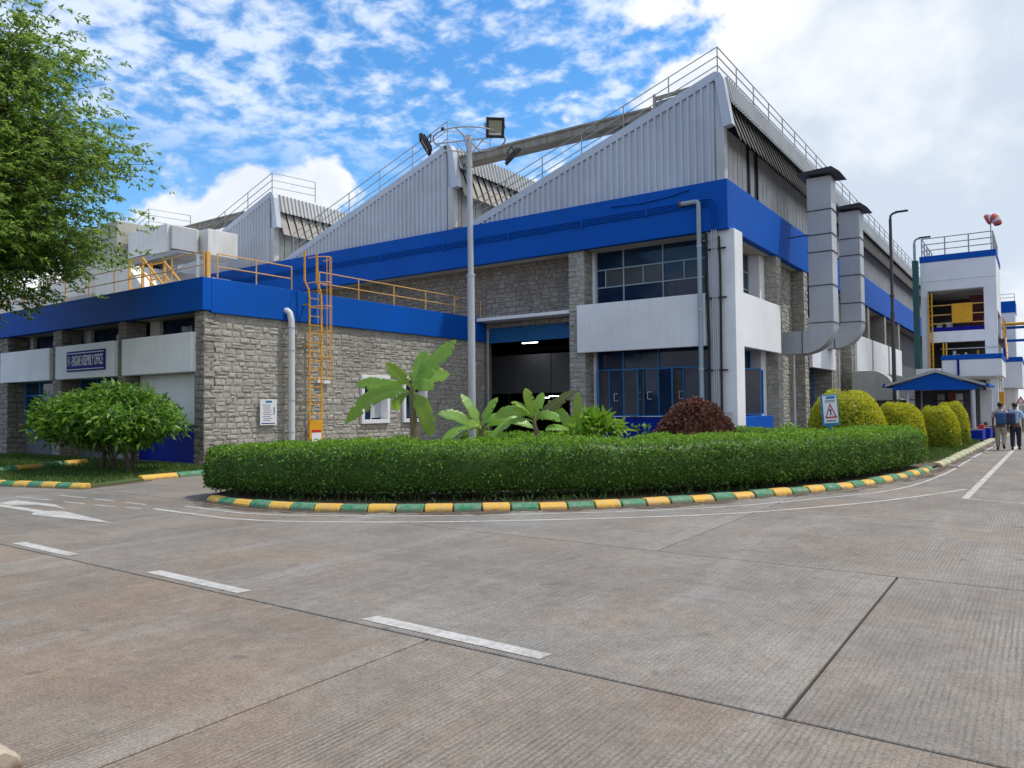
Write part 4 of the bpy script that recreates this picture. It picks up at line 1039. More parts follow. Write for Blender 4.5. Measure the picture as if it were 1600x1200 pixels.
def floodlight(p, aim, s, label):
    fl = thing('floodlight', p, label, 'floodlight', 'floodlights on the mast ring')
    N = Vector(aim).normalized(); S = N.cross(Vector((0,0,1))).normalized(); U = S.cross(N); C_ = Vector(p)
    MB().obox(C_, (S, U, N), (.30*s, .33*s, .045*s)).build('housing', 'dark_metal', fl, bevel=.02)
    fr = MB()
    for k in (-1, 1): fr.obox(C_+S*k*.27*s+N*.06*s, (S,U,N), (.04*s,.335*s,.03*s)); fr.obox(C_+U*k*.29*s+N*.06*s, (S,U,N), (.23*s,.04*s,.03*s))
    fr.build('bezel', 'dark_metal', fl, bevel=.008)
    MB().obox(C_+N*.052*s, (S,U,N), (.225*s,.245*s,.004)).build('lens', 'lamp_glass', fl)
    MB().obox(C_+N*.06*s-U*.2*s, (S,U,N), (.2*s,.035*s,.006)).build('reflector', 'sign_white', fl)
    for k in range(6): MB().obox(C_-N*.075*s+S*(-.22+.088*k)*s, (S,U,N), (.012*s,.26*s,.03*s)).build('cooling_fin', 'dark_metal', fl)
    for k in (-1, 1): MB().bar(C_+S*k*.33*s, C_+S*k*.33*s-N*.26*s+U*.1*s, .03).build('yoke_arm', 'dark_metal', fl)
    MB().bar(C_+S*.34*s-N*.26*s+U*.1*s, C_-S*.34*s-N*.26*s+U*.1*s, .03).build('yoke_bar', 'dark_metal', fl)
RV = Vector((.819,.573,0)); FVv = Vector((-.573,.819,0))
floodlight(rc+RV*.72-FVv*.62+Vector((0,0,.10)), -FVv*1.0+RV*.12+Vector((0,0,-.42)), .78, 'largest black floodlight facing the road from the mast ring')
floodlight(rc-RV*1.18-FVv*.0+Vector((0,0,-.10)), -RV*.85-FVv*.1+Vector((0,0,-.5)), .78, 'black floodlight seen edge-on at the left of the mast ring')
floodlight(rc+RV*1.18+FVv*.3+Vector((0,0,-.35)), RV*.9+FVv*.25+Vector((0,0,-.85)), .72, 'small black floodlight hanging at the right of the mast ring')

# street lamps by the side road
def street_lamp(x, y, h, mat, label):
    s_ = thing('street_lamp', (x, y, 0), label, 'lamp post', 'street lamps by the side road')
    MB().tube([(x,y,0),(x,y,h*.55)], .10, 10).build('post', mat, s_, smooth=True); MB().tube([(x,y,h*.55),(x,y,h-.3)], .075, 10).build('post_upper', mat, s_, smooth=True)
    MB().tube([(x,y,h-.3),(x+.02,y,h-.12),(x+.12,y,h-.02),(x+.3,y,h+.02)], .06, 8).build('arm', mat, s_, smooth=True)
    MB().box(x+.25,x+.85,y-.13,y+.13,h+.0,h+.07).build('lamp_head', 'dark_metal', s_, bevel=.02)
    MB().tube([(x,y,h*.62),(x,y,h*.62+.12)], .12, 10).build('clamp', mat, s_, smooth=True)
street_lamp(-6.22, 44, 11.7, 'brown_metal', 'dark brown street lamp in front of the factory side')
street_lamp(-5.82, 50, 11.35, 'grey_frame', 'pale street lamp beside the white tower')

# ================================================================== TOWER AND BEYOND
tw = thing('tower_building', (-3.6, 50, 0), 'white open-fronted tower with blue top edge and yellow ladders', 'building')
TX0, TX1, TY = -5.55, -1.80, 50.0
box('upper_wall', TX0, TX1, TY, TY+5.5, 8.18, 9.88, 'white_wall', tw); box('top_band', TX0-.03, TX1+.03, TY-.03, TY+5.53, 9.884, 10.25, 'blue_wall', tw)
box('string_course', TX0, TX1, TY-.03, TY-.003, 8.75, 8.82, 'white_wall', tw)
box('corner_pier', TX0, -5.2, TY, TY+.4, 0, 8.178, 'white_wall', tw); box('corner_pier', -2.42, TX1, TY, TY+.4, 0, 8.178, 'white_wall', tw)
box('corner_pier', -2.2, TX1, TY+5.1, TY+5.5, 0, 8.178, 'white_wall', tw)
box('floor_beam', -5.198, -2.422, TY, TY+.35, 5.15, 5.78, 'white_wall', tw); box('floor_deck', TX0+.02, TX1-.02, TY+.41, TY+5.4, 5.4, 5.6, 'interior_dark', tw)
box('floor_deck', TX0+.02, TX1-.02, TY+.41, TY+5.4, 3.0, 3.2, 'interior_dark', tw)
box('rear_wall', TX0+.05, TX1-.05, TY+5.2, TY+5.45, 0, 8.17, 'interior_dark', tw); box('left_wall', TX0, TX0+.2, TY+.41, TY+5.19, 0, 8.17, 'interior_dark', tw)
box('edge_beam', -5.198, -2.422, TY+.05, TY+.3, 5.782, 6.02, 'sign_navy', tw)
box('side_wall', -1.99, TX1-.003, TY+.41, TY+5.09, 6.9, 8.17, 'white_wall', tw)
box('balcony_wall', -4.15, -1.5, 45.4, 45.6, 3.0, 3.88, 'white_wall', tw); box('balcony_cap', -4.18, -1.47, 45.37, 45.63, 3.884, 4.14, 'blue_wall', tw)
box('balcony_side', -1.66, -1.5, 45.61, 50.5, 3.0, 3.88, 'white_wall', tw); box('balcony_cap', -1.69, -1.47, 45.64, 50.5, 3.884, 4.14, 'blue_wall', tw)
box('balcony_floor', -4.15, -1.67, 45.61, 49.98, 2.92, 3.1, 'white_wall', tw)
box('balcony_post', -2.05, -1.7, 45.9, 46.2, 0, 2.9, 'white_wall', tw); box('balcony_post', -2.0, -1.7, 48.6, 48.9, 0, 2.9, 'white_wall', tw)
box('balcony_gusset', -3.45, -3.35, 45.30, 45.36, 3.05, 3.9, 'sign_navy', tw)
box('low_parapet', -5.5, -4.3, 46.4, 46.6, 2.6, 3.5, 'white_wall', tw)
for x0, x1, z0, z1, m in ((-4.9,-4.6,6.05,6.35,'galv'), (-4.4,-4.1,6.05,6.4,'sign_white'), (-4.55,-4.2,3.3,4.3,'sign_blue'), (-3.9,-3.75,3.3,4.5,'galv'), (-3.5,-3.4,3.3,4.6,'sign_white'), (-3.0,-2.6,3.3,4.2,'yellow_paint'), (-2.9,-2.8,4.2,4.7,'yellow_paint'), (-4.7,-4.0,6.4,6.5,'dark_metal'), (-3.2,-2.5,6.0,7.0,'maroon'), (-3.2,-2.5,7.02,7.9,'maroon'), (-4.1,-3.95,3.3,4.7,'sign_white')):
    box('equipment', x0, x1, TY+1.2, TY+1.7, z0, z1, m, tw)
MB().box(-4.0,-2.98,TY+.02-.06,TY-.005,6.25,7.35).build('yellow_panel', 'yellow_paint', tw, bevel=.01)
for z in (6.25, 6.75, 7.3): MB().tube([(-5.19,TY+.1,z),(-2.43,TY+.1,z)], .03, 6).build('opening_rail', 'orange_paint', tw)
for z in (4.3, 4.75): MB().tube([(-4.6,TY-.05,z),(-1.8,TY-.05,z)], .025, 6).build('opening_rail', 'galv', tw)
for x in (-5.15, -4.98, -4.45, -4.3): MB().bar((x,TY-.15,2.6),(x,TY-.15,8.0 if x < -4.9 else 5.1),.07).build('ladder_rail', 'yellow_paint', tw)
for k in range(18): MB().bar((-5.15,TY-.15,2.8+k*.28),(-4.98,TY-.15,2.8+k*.28),.025).build('ladder_rung', 'yellow_paint', tw)
box('green_column', -5.92, -5.62, 49.6, 50.0, 0, 10.0, 'green_metal', tw)
rail_path('tower_railing', 'rusty pipe railing around the white tower roof', 'railing', [(TX0+.1,TY+5.3,10.25),(TX0+.1,TY+.1,10.25),(TX1-.1,TY+.1,10.25),(TX1-.1,TY+5.3,10.25)], 1.05, 3, 1.3, 'grey_rail', .03)
ws = thing('windsock', (-2.0, 50.3, 10.25), 'red and white windsock hanging on a thin pole above the tower', 'windsock')
MB().tube([(-2.0,50.3,10.25),(-2.0,50.3,11.75)], .028, 6).build('pole', 'grey_rail', ws)
ws_path = smooth_path([(-2.20,50.34,12.0),(-2.02,50.3,12.06),(-1.84,50.24,12.02),(-1.70,50.2,11.86),(-1.64,50.18,11.62)], .06)
ws_m = len(ws_path); ws_t = MB().tube(ws_path, [.30-.13*(i/(ws_m-1))**2+.015*math.sin(i*1.7) for i in range(ws_m)], 14, caps=False)
for k in range(5):
    a0, a1 = round(k*(ws_m-1)/5), round((k+1)*(ws_m-1)/5)
    bnd = MB(); bnd.v = ws_t.v; bnd.f = [f for f in ws_t.f if a0 <= min(f)//14 < a1]; use = sorted({i for f in bnd.f for i in f}); mp = {o: n for n, o in enumerate(use)}
    bnd.v = [ws_t.v[i] for i in use]; bnd.f = [[mp[i] for i in f] for f in bnd.f]; bnd.mi = [0]*len(bnd.f)
    bnd.build('sock_band', 'cloth_sockred' if k % 2 == 0 else 'cloth_sockwhite', ws, smooth=True)
# side gallery of the tower
gl = thing('side_gallery', (-1.5, 52, 5), 'rusty yellow gallery railing hanging on the tower side', 'railing')
for z in (5.5, 5.95, 6.4): MB().tube([(-1.55,50.2,z),(-1.55,54.5,z)], .035, 6).build('rail', 'orange_paint', gl)
for y in (50.2, 51.6, 53, 54.5): MB().bar((-1.55,y,5.2),(-1.55,y,6.45),.05).build('post', 'orange_paint', gl)
MB().box(-1.795,-1.5,50.15,54.6,4.95,5.2).build('deck', 'dark_metal', gl)
for z in (0, .35): MB().tube([(-1.45,50.5,4.9+z),(-1.30,47,3.9+z)], .03, 6).build('stair_rail', 'orange_paint', gl)

f2 = thing('far_tower', (-2.4, 90, 0), 'distant white tower with blue top behind the gallery', 'building')
box('wall', -3.0, -1.75, 90, 94, 0, 10.6, 'white_wall', f2); box('top_band', -3.05, -1.7, 89.95, 94.05, 10.604, 11.75, 'blue_wall', f2)
for z in (12.1, 12.45): MB().tube([(-3.0,90,z),(-1.75,90,z)], .03, 6).build('rail', 'grey_rail', f2)
for x in (-3.0,-1.75): MB().bar((x,90,11.75),(x,90,12.45),.05).build('post', 'grey_rail', f2)
f3 = thing('far_building', (-1.5, 70, 0), 'distant pale block with blue cap beyond the tower', 'building')
box('wall', -2.3, -.95, 66, 74, 2.7, 4.6, 'white_wall', f3); box('cap', -2.33, -.92, 65.97, 74.03, 4.604, 4.95, 'blue_wall', f3); box('lower_wall', -2.2, -1.4, 66.3, 74, 0, 2.69, 'cream_wall', f3)
pb = thing('pipe_bridge', (0, 80, 7.5), 'blue pipe bridge with yellow pipe crossing the side road', 'bridge')
for z in (7.1, 8.25): MB().bar((-2.6,80,z),(16,80,z),.22).build('chord', 'blue_wall', pb)
for k in range(9): MB().bar((-2.4+k*2.0,80,7.1),(-2.4+k*2.0,80,8.25),.14).build('strut', 'blue_wall', pb)
MB().tube([(-2.6,79.7,8.55),(16,79.7,8.55)], .14, 8).build('pipe', 'yellow_paint', pb, smooth=True); MB().tube([(-2.6,80.1,8.6),(16,80.1,8.6)], .1, 8).build('pipe', 'galv', pb, smooth=True)
for x in (-2.4, 14): MB().bar((x,80,0),(x,80,7.1),.25).build('leg', 'blue_wall', pb)
bg1 = thing('far_shed', (8, 150, 0), 'dark shed closing the end of the side road', 'building')
box('wall', -2, 30, 150, 160, 0, 5.2, 'green_metal', bg1); box('roof', -2.5, 30.5, 149.5, 160.5, 5.204, 5.9, 'roof_sheet', bg1)
ts = thing('warning_triangle', (-1.0, 60, 0), 'small red-edged warning triangle on a post far down the road', 'sign')
MB().bar((-1.0,60,0),(-1.0,60,1.65),.05).build('post', 'galv', ts)
MB().prism([(-1.28,59.96,1.55),(-.72,59.96,1.55),(-1.0,59.96,2.05)], (0,0,0), (0,.02,0)).build('plate', 'red_paint', ts); MB().prism([(-1.16,59.95,1.62),(-.84,59.95,1.62),(-1.0,59.95,1.91)], (0,0,0), (0,.008,0)).build('plate_face', 'sign_white', ts)
vm = thing('yellow_cabinet', (-1.7, 47.5, 0), 'yellow and cream cabinet behind the walking men', 'cabinet')
box('cabinet_body', -2.0, -1.5, 47.2, 47.7, 0, 1.5, 'cream_wall', vm); box('cabinet_top', -2.0, -1.5, 47.18, 47.7, 1.504, 2.2, 'yellow_paint', vm)

# shelter with blue gable
sh_ = thing('shelter', (-3.8, 38, 0), 'open shelter with blue gable canopy and grey posts', 'shelter')
ap, el, er = (-3.72, 3.14), (-5.75, 2.50), (-1.86, 2.47); SY0, SY1 = 38.0, 43.5
MB().prism([(el[0]+.25,SY0,el[1]-.12),(ap[0],SY0,ap[1]-.12),(er[0]-.25,SY0,er[1]-.12),(er[0]-.35,SY0,er[1]-.26),(el[0]+.35,SY0,el[1]-.26)], (0,0,0), (0,.04,0)).build('gable_panel', 'blue_wall', sh_)
for a, b in ((el, ap), (er, ap)):
    MB().prism([(a[0],SY0-.12,a[1]-.1),(a[0],SY0-.12,a[1]),(b[0],SY0-.12,b[1]),(b[0],SY0-.12,b[1]-.14)], (0,0,0), (0,SY1-SY0+.2,0)).build('roof_plane', 'hood_grey', sh_)
MB().prism([(er[0]-.3,SY0-.1,er[1]-.06),(er[0]+.12,SY0-.1,er[1]-.12),(er[0]+.12,SY0-.1,er[1]-.02),(er[0]-.1,SY0-.1,er[1]+.06)], (0,0,0), (0,SY1-SY0,0)).build('eave_gutter', 'blue_wall', sh_)
MB().prism([(el[0]+.3,SY0-.1,el[1]-.06),(el[0]-.12,SY0-.1,el[1]-.12),(el[0]-.05,SY0-.1,el[1]+.06)], (0,0,0), (0,SY1-SY0,0)).build('eave_gutter', 'blue_dark', sh_)
for x, y in ((-4.88,38.15),(-2.35,38.15),(-4.88,43.2),(-2.35,43.2)): MB().tube([(x,y,0),(x,y,2.4)], .095 if x > -3 else .05, 10).build('post', 'pole_metal', sh_, smooth=True)
box('back_panel', -5.2, -2.5, 43.3, 43.4, .2, 2.3, 'interior_dark', sh_); box('side_board', -2.36, -1.85, 43.0, 43.1, .7, 2.25, 'white_wall', sh_)
for x, z0, z1, m in ((-4.0,1.3,2.1,'interior_pale'), (-3.55,1.2,2.15,'terracotta'), (-3.25,1.3,2.1,'sign_white')): box('display_board', x-.18, x+.18, 43.1, 43.2, z0, z1, m, sh_)
for x in (-3.78, -3.0): MB().bar((x,42.6,0),(x,42.6,2.35),.06).build('display_frame', 'dark_metal', sh_)
MB().bar((-4.3,42.6,1.75),(-2.6,42.6,1.75),.05).build('display_frame', 'dark_metal', sh_)
for i, (x0, x1, y0, lab) in enumerate(((-2.82,-1.92,36.1,'nearest blue planter trough in front of the shelter post'), (-2.6,-1.78,39.0,'middle blue planter trough beside the shelter'), (-2.4,-1.68,41.6,'farthest blue planter trough beside the shelter'))):
    pt = thing('planter_trough', (x0, y0, 0), lab, 'planter', 'blue troughs by the shelter')
    MB().box(x0,x1,y0,y0+2.0,.08,.52).build('trough', 'blue_dark', pt, bevel=.015); MB().box(x0+.05,x1-.05,y0+.05,y0+1.95,.522,.53).build('soil_fill', 'soil', pt)
    for yy in (y0+.1, y0+1.8): MB().box(x0+.05,x1-.05,yy,yy+.1,0,.078).build('foot', 'dark_metal', pt)
bk = thing('fire_bucket_stand', (-2.75, 38.6, 0), 'orange-red stand between shelter post and bush', 'stand')
MB().box(-2.95,-2.62,38.7,39.1,.55,1.05).build('panel', 'orange_red', bk); MB().box(-2.93,-2.64,38.72,39.08,0,.548).build('stand', 'terracotta', bk)
rb = thing('red_box', (-1.98, 37.0, .53), 'small red box standing on the nearest blue trough', 'box')
MB().box(-2.12,-1.93,37.3,37.6,.535,.72).build('box', 'red_paint', rb, bevel=.01)

# warning sign in front of the golden bush
wsn = thing('warning_sign', (-3.75, 17.5, 0), 'blue framed pedestrian warning sign in front of the golden bush', 'sign')
Msg = Matrix.Translation((-3.755, 17.5, 1.52)) @ Matrix.Rotation(R(10), 4, 'Z') @ Matrix.Rotation(R(-4), 4, 'Y')
def sgb(nm, x0, x1, z0, z1, y0, y1, mat):
    o = MB().box(x0,x1,y0,y1,z0,z1); o.v = [tuple(Msg @ Vector(v)) for v in o.v]; return o.build(nm, mat, wsn)
sgb('frame', -.175, .165, -.34, .34, 0, .03, 'sign_blue'); sgb('face', -.135, .150, -.285, .315, -.006, -.001, 'sign_white')
sgb('header_mark', -.06, .12, .24, .30, -.009, -.0065, 'sign_blue')
for z in (.205, .175, -.225, -.25): sgb('printed_line', -.09, .11, z-.007, z+.007, -.009, -.0065, 'print_ink')
def sgp(nm, pts, y, mat):
    o = MB().prism([(x, y, z) for x, z in pts], (0,0,0), (0,-.002,0)); o.v = [tuple(Msg @ Vector(v)) for v in o.v]; return o.build(nm, mat, wsn)
sgp('triangle', [(-.115,-.18),(.135,-.18),(.01,.15)], -.007, 'red_paint'); sgp('triangle_face', [(-.075,-.145),(.092,-.145),(.01,.085)], -.0095, 'sign_white')
sgp('walking_figure', [(-.02,-.13),(.0,-.05),(-.025,.0),(.005,.035),(.035,.0),(.02,-.05),(.045,-.13),(.03,-.13),(.01,-.07),(-.005,-.13)], -.012, 'print_ink')
MB().bar((-3.755,17.52,0),(-3.755,17.52,1.2),.05).build('post', 'sign_blue', wsn)

# ================================================================== PLANTS
rng = np.random.default_rng(7)
def rnd_unit(n):
    v = rng.normal(size=(n, 3)); return norm(v)
def hedge(name, label, path, hw, h0, h1, n_per_m, leaf=.055, zbase=.16, core_mat='leaf_hedge', lean=.0, tops=1.0):
    """clipped hedge along a centre line: rounded-box section, leaf blades over a dark core, bare stems below"""
    root = thing(name, (path[0][0], path[0][1], 0), label, "hedge")
    P = np.array([[p[0], p[1], 0] for p in smooth_path([(x, y, 0) for x, y in path], .15)])
    seg = np.linalg.norm(np.diff(P, axis=0), axis=1); s = np.concatenate([[0], np.cumsum(seg)]); Lt = s[-1]
    def at(u):
        x = np.interp(u, s, P[:, 0]); y = np.interp(u, s, P[:, 1])
        e = .05; x2 = np.interp(u+e, s, P[:, 0]); y2 = np.interp(u+e, s, P[:, 1]); x1 = np.interp(u-e, s, P[:, 0]); y1 = np.interp(u-e, s, P[:, 1])
        d = np.stack([x2-x1, y2-y1, 0*x], 1); d = norm(d); return np.stack([x, y, 0*x], 1), d, np.stack([-d[:, 1], d[:, 0], 0*x], 1)
    def section(th, u):
        """superellipse section; th angle 0..2pi -> (offset, height)"""
        c, sn = np.cos(th), np.sin(th); e = .42
        a = np.sign(c)*np.abs(c)**e; b = np.sign(sn)*np.abs(sn)**e
        end = np.clip(np.minimum(u, Lt-u)/hw, 0, 1); rd = np.sqrt(np.maximum(1e-3, 1-(1-end)**2))
        H = h0+(h1-h0)*np.clip(u/(Lt*.14), 0, 1)
        hgt = (H-zbase)*(.72+.28*rd)
        wob = .045*np.sin(u*2.1+np.cos(th)*2)+.03*np.sin(u*5.3+th*3)+.015*np.sin(u*11+th*5)
        bul = 1+.07*np.sin((b+1)*1.5)+lean*b
        return a*hw*rd*bul+wob*np.sign(a)*.7, zbase+hgt*(b+1)/2+wob*.5*np.clip(b, 0, 1)
    # solid core added inside the leaves to block light
    nu, nt = int(Lt/.18)+2, 20; U = np.linspace(.05, Lt-.05, nu); V = []; F = []
    for i, u in enumerate(U):
        c, d, nn = at(np.array([u]*nt)); th = np.linspace(0, 2*math.pi, nt, endpoint=False); o_, z_ = section(th, np.array([u]*nt))
        zc = (zbase+(h0+h1)/2)/2; V.append(c+nn*(o_*.88)[:, None]+np.stack([0*z_, 0*z_, zc+(z_-zc)*.90], 1))
    V = np.concatenate(V)
    for i in range(nu-1):
        for k in range(nt): F.append((i*nt+k, i*nt+(k+1) % nt, (i+1)*nt+(k+1) % nt, (i+1)*nt+k))
    np_mesh('foliage_core', V, F, core_mat, root)
    tt = np.linspace(0, 2*math.pi, 721); cc_, ss_ = np.cos(tt), np.sin(tt)
    px_, pz_ = np.sign(cc_)*np.abs(cc_)**.42*hw, np.sign(ss_)*np.abs(ss_)**.42*(h1-zbase)/2
    arc = np.concatenate([[0], np.cumsum(np.hypot(np.diff(px_), np.diff(pz_)))]); arc /= arc[-1]
    peri = lambda k: np.interp(rng.uniform(0, 1, k), arc, tt)
    n = int(Lt*n_per_m); u = rng.uniform(0, Lt, n); th = peri(n)
    # extra leaves round both ends
    ne = int(n*.06); u = np.concatenate([u, rng.uniform(0, hw*.6, ne), Lt-rng.uniform(0, hw*.6, ne)]); th = np.concatenate([th, peri(2*ne)]); n = len(u)
    c, d, nn = at(u); o_, z_ = section(th, u)
    inn = rng.uniform(0, 1, n)**1.8*.16; spr = rng.uniform(0, 1, n) < .035; inn[spr] = -rng.uniform(0, .05, spr.sum())
    inn += .05*(np.sin(u*3.7+th*2)+np.sin(u*8.3-th*3))*.5*(rng.uniform(0, 1, n) < .9)
    zc = .55; out = nn*(o_)[:, None]; pt = c+out+np.stack([0*z_, 0*z_, z_], 1)
    cen = c+nn*(o_*.5)[:, None]+np.stack([0*z_, 0*z_, np.clip(z_, .35, .8)], 1)
    od = norm(pt-cen)
    ends = (u < hw*.7); od[ends] = norm(od[ends]-d[ends]*.9); ends2 = (u > Lt-hw*.7); od[ends2] = norm(od[ends2]+d[ends2]*.9)
    pt = pt-od*inn[:, None]
    D = od*.7+rnd_unit(n)*.9+np.array([0, 0, .25]); N = od+rnd_unit(n)*.8+np.array([0, 0, .4])
    ln = leaf*rng.uniform(.7, 1.35, n)
    keep = (z_ > zbase+.06) | (rng.uniform(0, 1, n) < .35)
    Vv, Ff = leaves(pt[keep], D[keep], N[keep], ln[keep], ln[keep]*.62)
    zr = np.clip((z_-zbase)/(h1-zbase), 0, 1.05); new = rng.uniform(0, 1, n) < np.clip((zr-.58)/.36, .02, 1)**1.2*.95*tops  # lime leaves increase with height: new growth plus painted sunlight
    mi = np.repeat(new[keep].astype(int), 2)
    np_mesh('foliage', Vv, Ff, ['leaf_hedge', 'leaf_hedge_new_sunlit'], root, mi)
    mb = MB(); q = random.Random(3)
    for k in range(int(Lt*7)):
        uu = q.uniform(.2, Lt-.2); cc, dd, n2 = at(np.array([uu])); o = q.uniform(-.75, .85)*hw
        b = Vector(cc[0])+Vector(n2[0])*o; t_ = b+Vector((q.uniform(-.12, .12), q.uniform(-.12, .12), zbase+.22))
        mb.tube([b+Vector((0,0,.03)), b.lerp(t_, .5)+Vector((q.uniform(-.03,.03), q.uniform(-.03,.03), 0)), t_], [.014, .011, .007], 5)
    mb.build('stems', 'bark', root)['kind'] = 'stuff'
    return root
hedge('hedge', 'long clipped green hedge curving along the striped kerb', [(-13.3,9.0),(-11.6,9.02),(-10.1,9.5),(-8.6,10.35),(-7.55,11.2),(-6.2,12.55),(-5.2,13.9),(-4.35,15.4),(-3.65,17.4),(-3.25,19.4),(-3.0,21.6)], .72, .88, 1.06, 5200, .050)
hedge('hedge', 'low clipped hedge in front of the factory side door', [(-8.4,24.3),(-7.2,24.4),(-5.6,24.6)], .5, .84, .88, 2600, .055, .1)
hedge('hedge', 'low green planting bed behind the banana clump', [(-14.2,17.6),(-12.5,17.9),(-10.4,18.4)], .6, .8, .9, 1800, .07, .08)

def mound(name, label, c, rx, ry, h, n, mats, leaf, seed, cat='bush', group=None, shape=1.0, clump=26):
    g = np.random.default_rng(seed); root = thing(name, c, label, cat, group); C = np.array(c)
    bumps = norm(g.normal(size=(clump, 3))); bumps[:, 2] = np.abs(bumps[:, 2])
    def rad(D):
        k = D @ bumps.T; return 1+(.10 if leaf > .1 else .05)*np.max(np.exp(-(1-k)*30), axis=1)-.04
    # core dome
    nt, nz = 28, 10; V = []; F = []
    for j in range(nz):
        ph = j/(nz-1)*math.pi/2; th = np.linspace(0, 2*math.pi, nt, endpoint=False)
        D = np.stack([np.cos(th)*math.cos(ph), np.sin(th)*math.cos(ph), np.full(nt, math.sin(ph))], 1)
        r_ = rad(D)*.90; e = math.cos(ph)**shape
        V.append(C+np.stack([D[:, 0]/max(1e-6, math.cos(ph))*e*rx*r_, D[:, 1]/max(1e-6, math.cos(ph))*e*ry*r_, D[:, 2]*h*r_], 1))
    V = np.concatenate(V)
    for j in range(nz-1):
        for k in range(nt): F.append((j*nt+k, j*nt+(k+1) % nt, (j+1)*nt+(k+1) % nt, (j+1)*nt+k))
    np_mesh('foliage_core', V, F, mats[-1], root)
    sp = g.uniform(0, .985, n); th = g.uniform(0, 2*math.pi, n); cp = np.sqrt(1-sp**2)
    D = np.stack([np.cos(th)*cp, np.sin(th)*cp, sp], 1); r_ = rad(D)*(1-g.uniform(0, 1, n)**2*.13); e = cp**(shape-1)
    pt = C+np.stack([D[:, 0]*e*rx*r_, D[:, 1]*e*ry*r_, sp*h*r_], 1); od = norm(D/np.array([rx, ry, h]))
    ln = leaf*g.uniform(.7, 1.4, n)
    A = od*.6+norm(g.normal(size=(n, 3)))*.9+np.array([0, 0, .2]); N = od+norm(g.normal(size=(n, 3)))*.7
    Vv, Ff = leaves(pt, A, N, ln, ln*.55)
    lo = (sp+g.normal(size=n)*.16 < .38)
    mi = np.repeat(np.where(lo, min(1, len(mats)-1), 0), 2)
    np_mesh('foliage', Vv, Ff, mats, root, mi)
    MB().tube([(c[0],c[1],0),(c[0],c[1],h*.5)], .06, 7).build('stem', 'bark', root)
    return root
G2 = ['leaf_gold', 'leaf_gold_low']
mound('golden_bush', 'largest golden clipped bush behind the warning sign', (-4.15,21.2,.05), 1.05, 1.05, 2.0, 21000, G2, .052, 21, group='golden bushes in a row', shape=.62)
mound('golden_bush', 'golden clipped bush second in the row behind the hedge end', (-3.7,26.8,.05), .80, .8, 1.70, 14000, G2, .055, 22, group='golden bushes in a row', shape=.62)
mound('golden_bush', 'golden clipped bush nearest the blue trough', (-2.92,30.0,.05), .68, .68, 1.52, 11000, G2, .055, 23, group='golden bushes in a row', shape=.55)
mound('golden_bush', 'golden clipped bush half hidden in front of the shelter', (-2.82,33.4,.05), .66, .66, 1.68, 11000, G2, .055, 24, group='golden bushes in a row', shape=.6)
mound('dry_bush', 'reddish brown withered cone bush by the factory corner', (-8.1,20.6,.05), 1.22, 1.1, 1.70, 15000, ['leaf_dry'], .13, 25, shape=1.15, clump=34)

# --- big tree at the left edge
def tree(name, label, base, top_z, centre, radii, n_clump, per, seed):
    g = np.random.default_rng(seed); root = thing(name, base, label, 'tree')
    B = Vector(base); C = np.array(centre); Rr = np.array(radii)
    fork = B+Vector((.25, .15, top_z))
    trunk = [B+Vector((0,0,-.1)), B+Vector((.05,.02,top_z*.4)), fork]
    MB().tube(trunk, [.42,.33,.28], 12).build('trunk', 'bark', root, smooth=True)
    d = norm(g.normal(size=(n_clump, 3))); d /= (np.abs(d)**3.2).sum(1, keepdims=True)**(1/3.2)
    cl = C+d*Rr*(g.uniform(.28, 1.0, (n_clump, 1))**.5)*np.array([1, 1, 1]); cl *= 1
    limbs = norm(g.normal(size=(9, 3)))*np.array([1,1,.6])+np.array([0,0,.35]); limb_end = C+norm(limbs)*Rr*.52
    mb = MB()
    own = np.argmin(np.linalg.norm(cl[:, None]-limb_end[None], axis=2), axis=1)
    for k, e in enumerate(limb_end):
        e = Vector(e); m = fork.lerp(e, .5)+Vector((0,0,.5)); pth = smooth_path([fork, m, e], .6); nn = len(pth)
        mb.tube(pth, [.20*(1-i/nn)+.05 for i in range(nn)], 8)
        for c in cl[own == k]:
            c = Vector(c); a = pth[int(nn*g.uniform(.45, .98))-1]; m = a.lerp(c, .55)+Vector((0,0,g.uniform(-.1,.45)))
            p2 = smooth_path([a, m, c], .5); n2 = len(p2); mb.tube(p2, [.055*(1-i/n2)+.012 for i in range(n2)], 5)
            for _ in range(5):
                t_ = c+Vector(g.normal(size=3)*np.array([.75,.75,.25])); q0 = p2[int(n2*.6)]
                mb.tube([q0, q0.lerp(t_, .5)+Vector((0,0,.12)), t_], [.02,.013,.006], 4)
    mb.build('limbs', 'bark', root, smooth=True)
    # sprays of leaflets: each clump is a loose flat pad of drooping sprays
    Ps, Ds, Ns, Ls = [], [], [], []
    for c in cl:
        ns = int(per*g.uniform(.6, 1.3)/14); sc = c+g.normal(size=(ns, 3))*np.array([.78,.78,.26])*g.uniform(.75, 1.15)
        sd = norm((sc-c)*np.array([1,1,.4])+g.normal(size=(ns, 3))*.4+np.array([0,0,-.15]))
        for j in range(14):
            t_ = g.uniform(0, .42, (ns, 1)); p = sc+sd*t_+np.array([0,0,-.35])*t_**2
            side = norm(np.cross(sd, np.array([0,0,1.0]))+1e-4)*(1 if j % 2 else -1)
            Ps.append(p); Ds.append(side*.8+sd*.55+g.normal(size=(ns, 3))*.35+np.array([0,0,-.12])); Ns.append(np.array([0,0,1.0])+g.normal(size=(ns, 3))*.45); Ls.append(g.uniform(.11, .20, ns))
    P, D, N, L = map(np.concatenate, (Ps, Ds, Ns, Ls))
    V, F = leaves(P, D, N, L, L*.36); np_mesh('crown', V, F, 'leaf_tree', root)
    return root
tree('tree', 'big leafy green tree at the left edge of the picture', (-26.9,6.9,0), 4.4, (-25.95,7.4,9.15), (4.0,4.15,4.2), 240, 1100, 43)

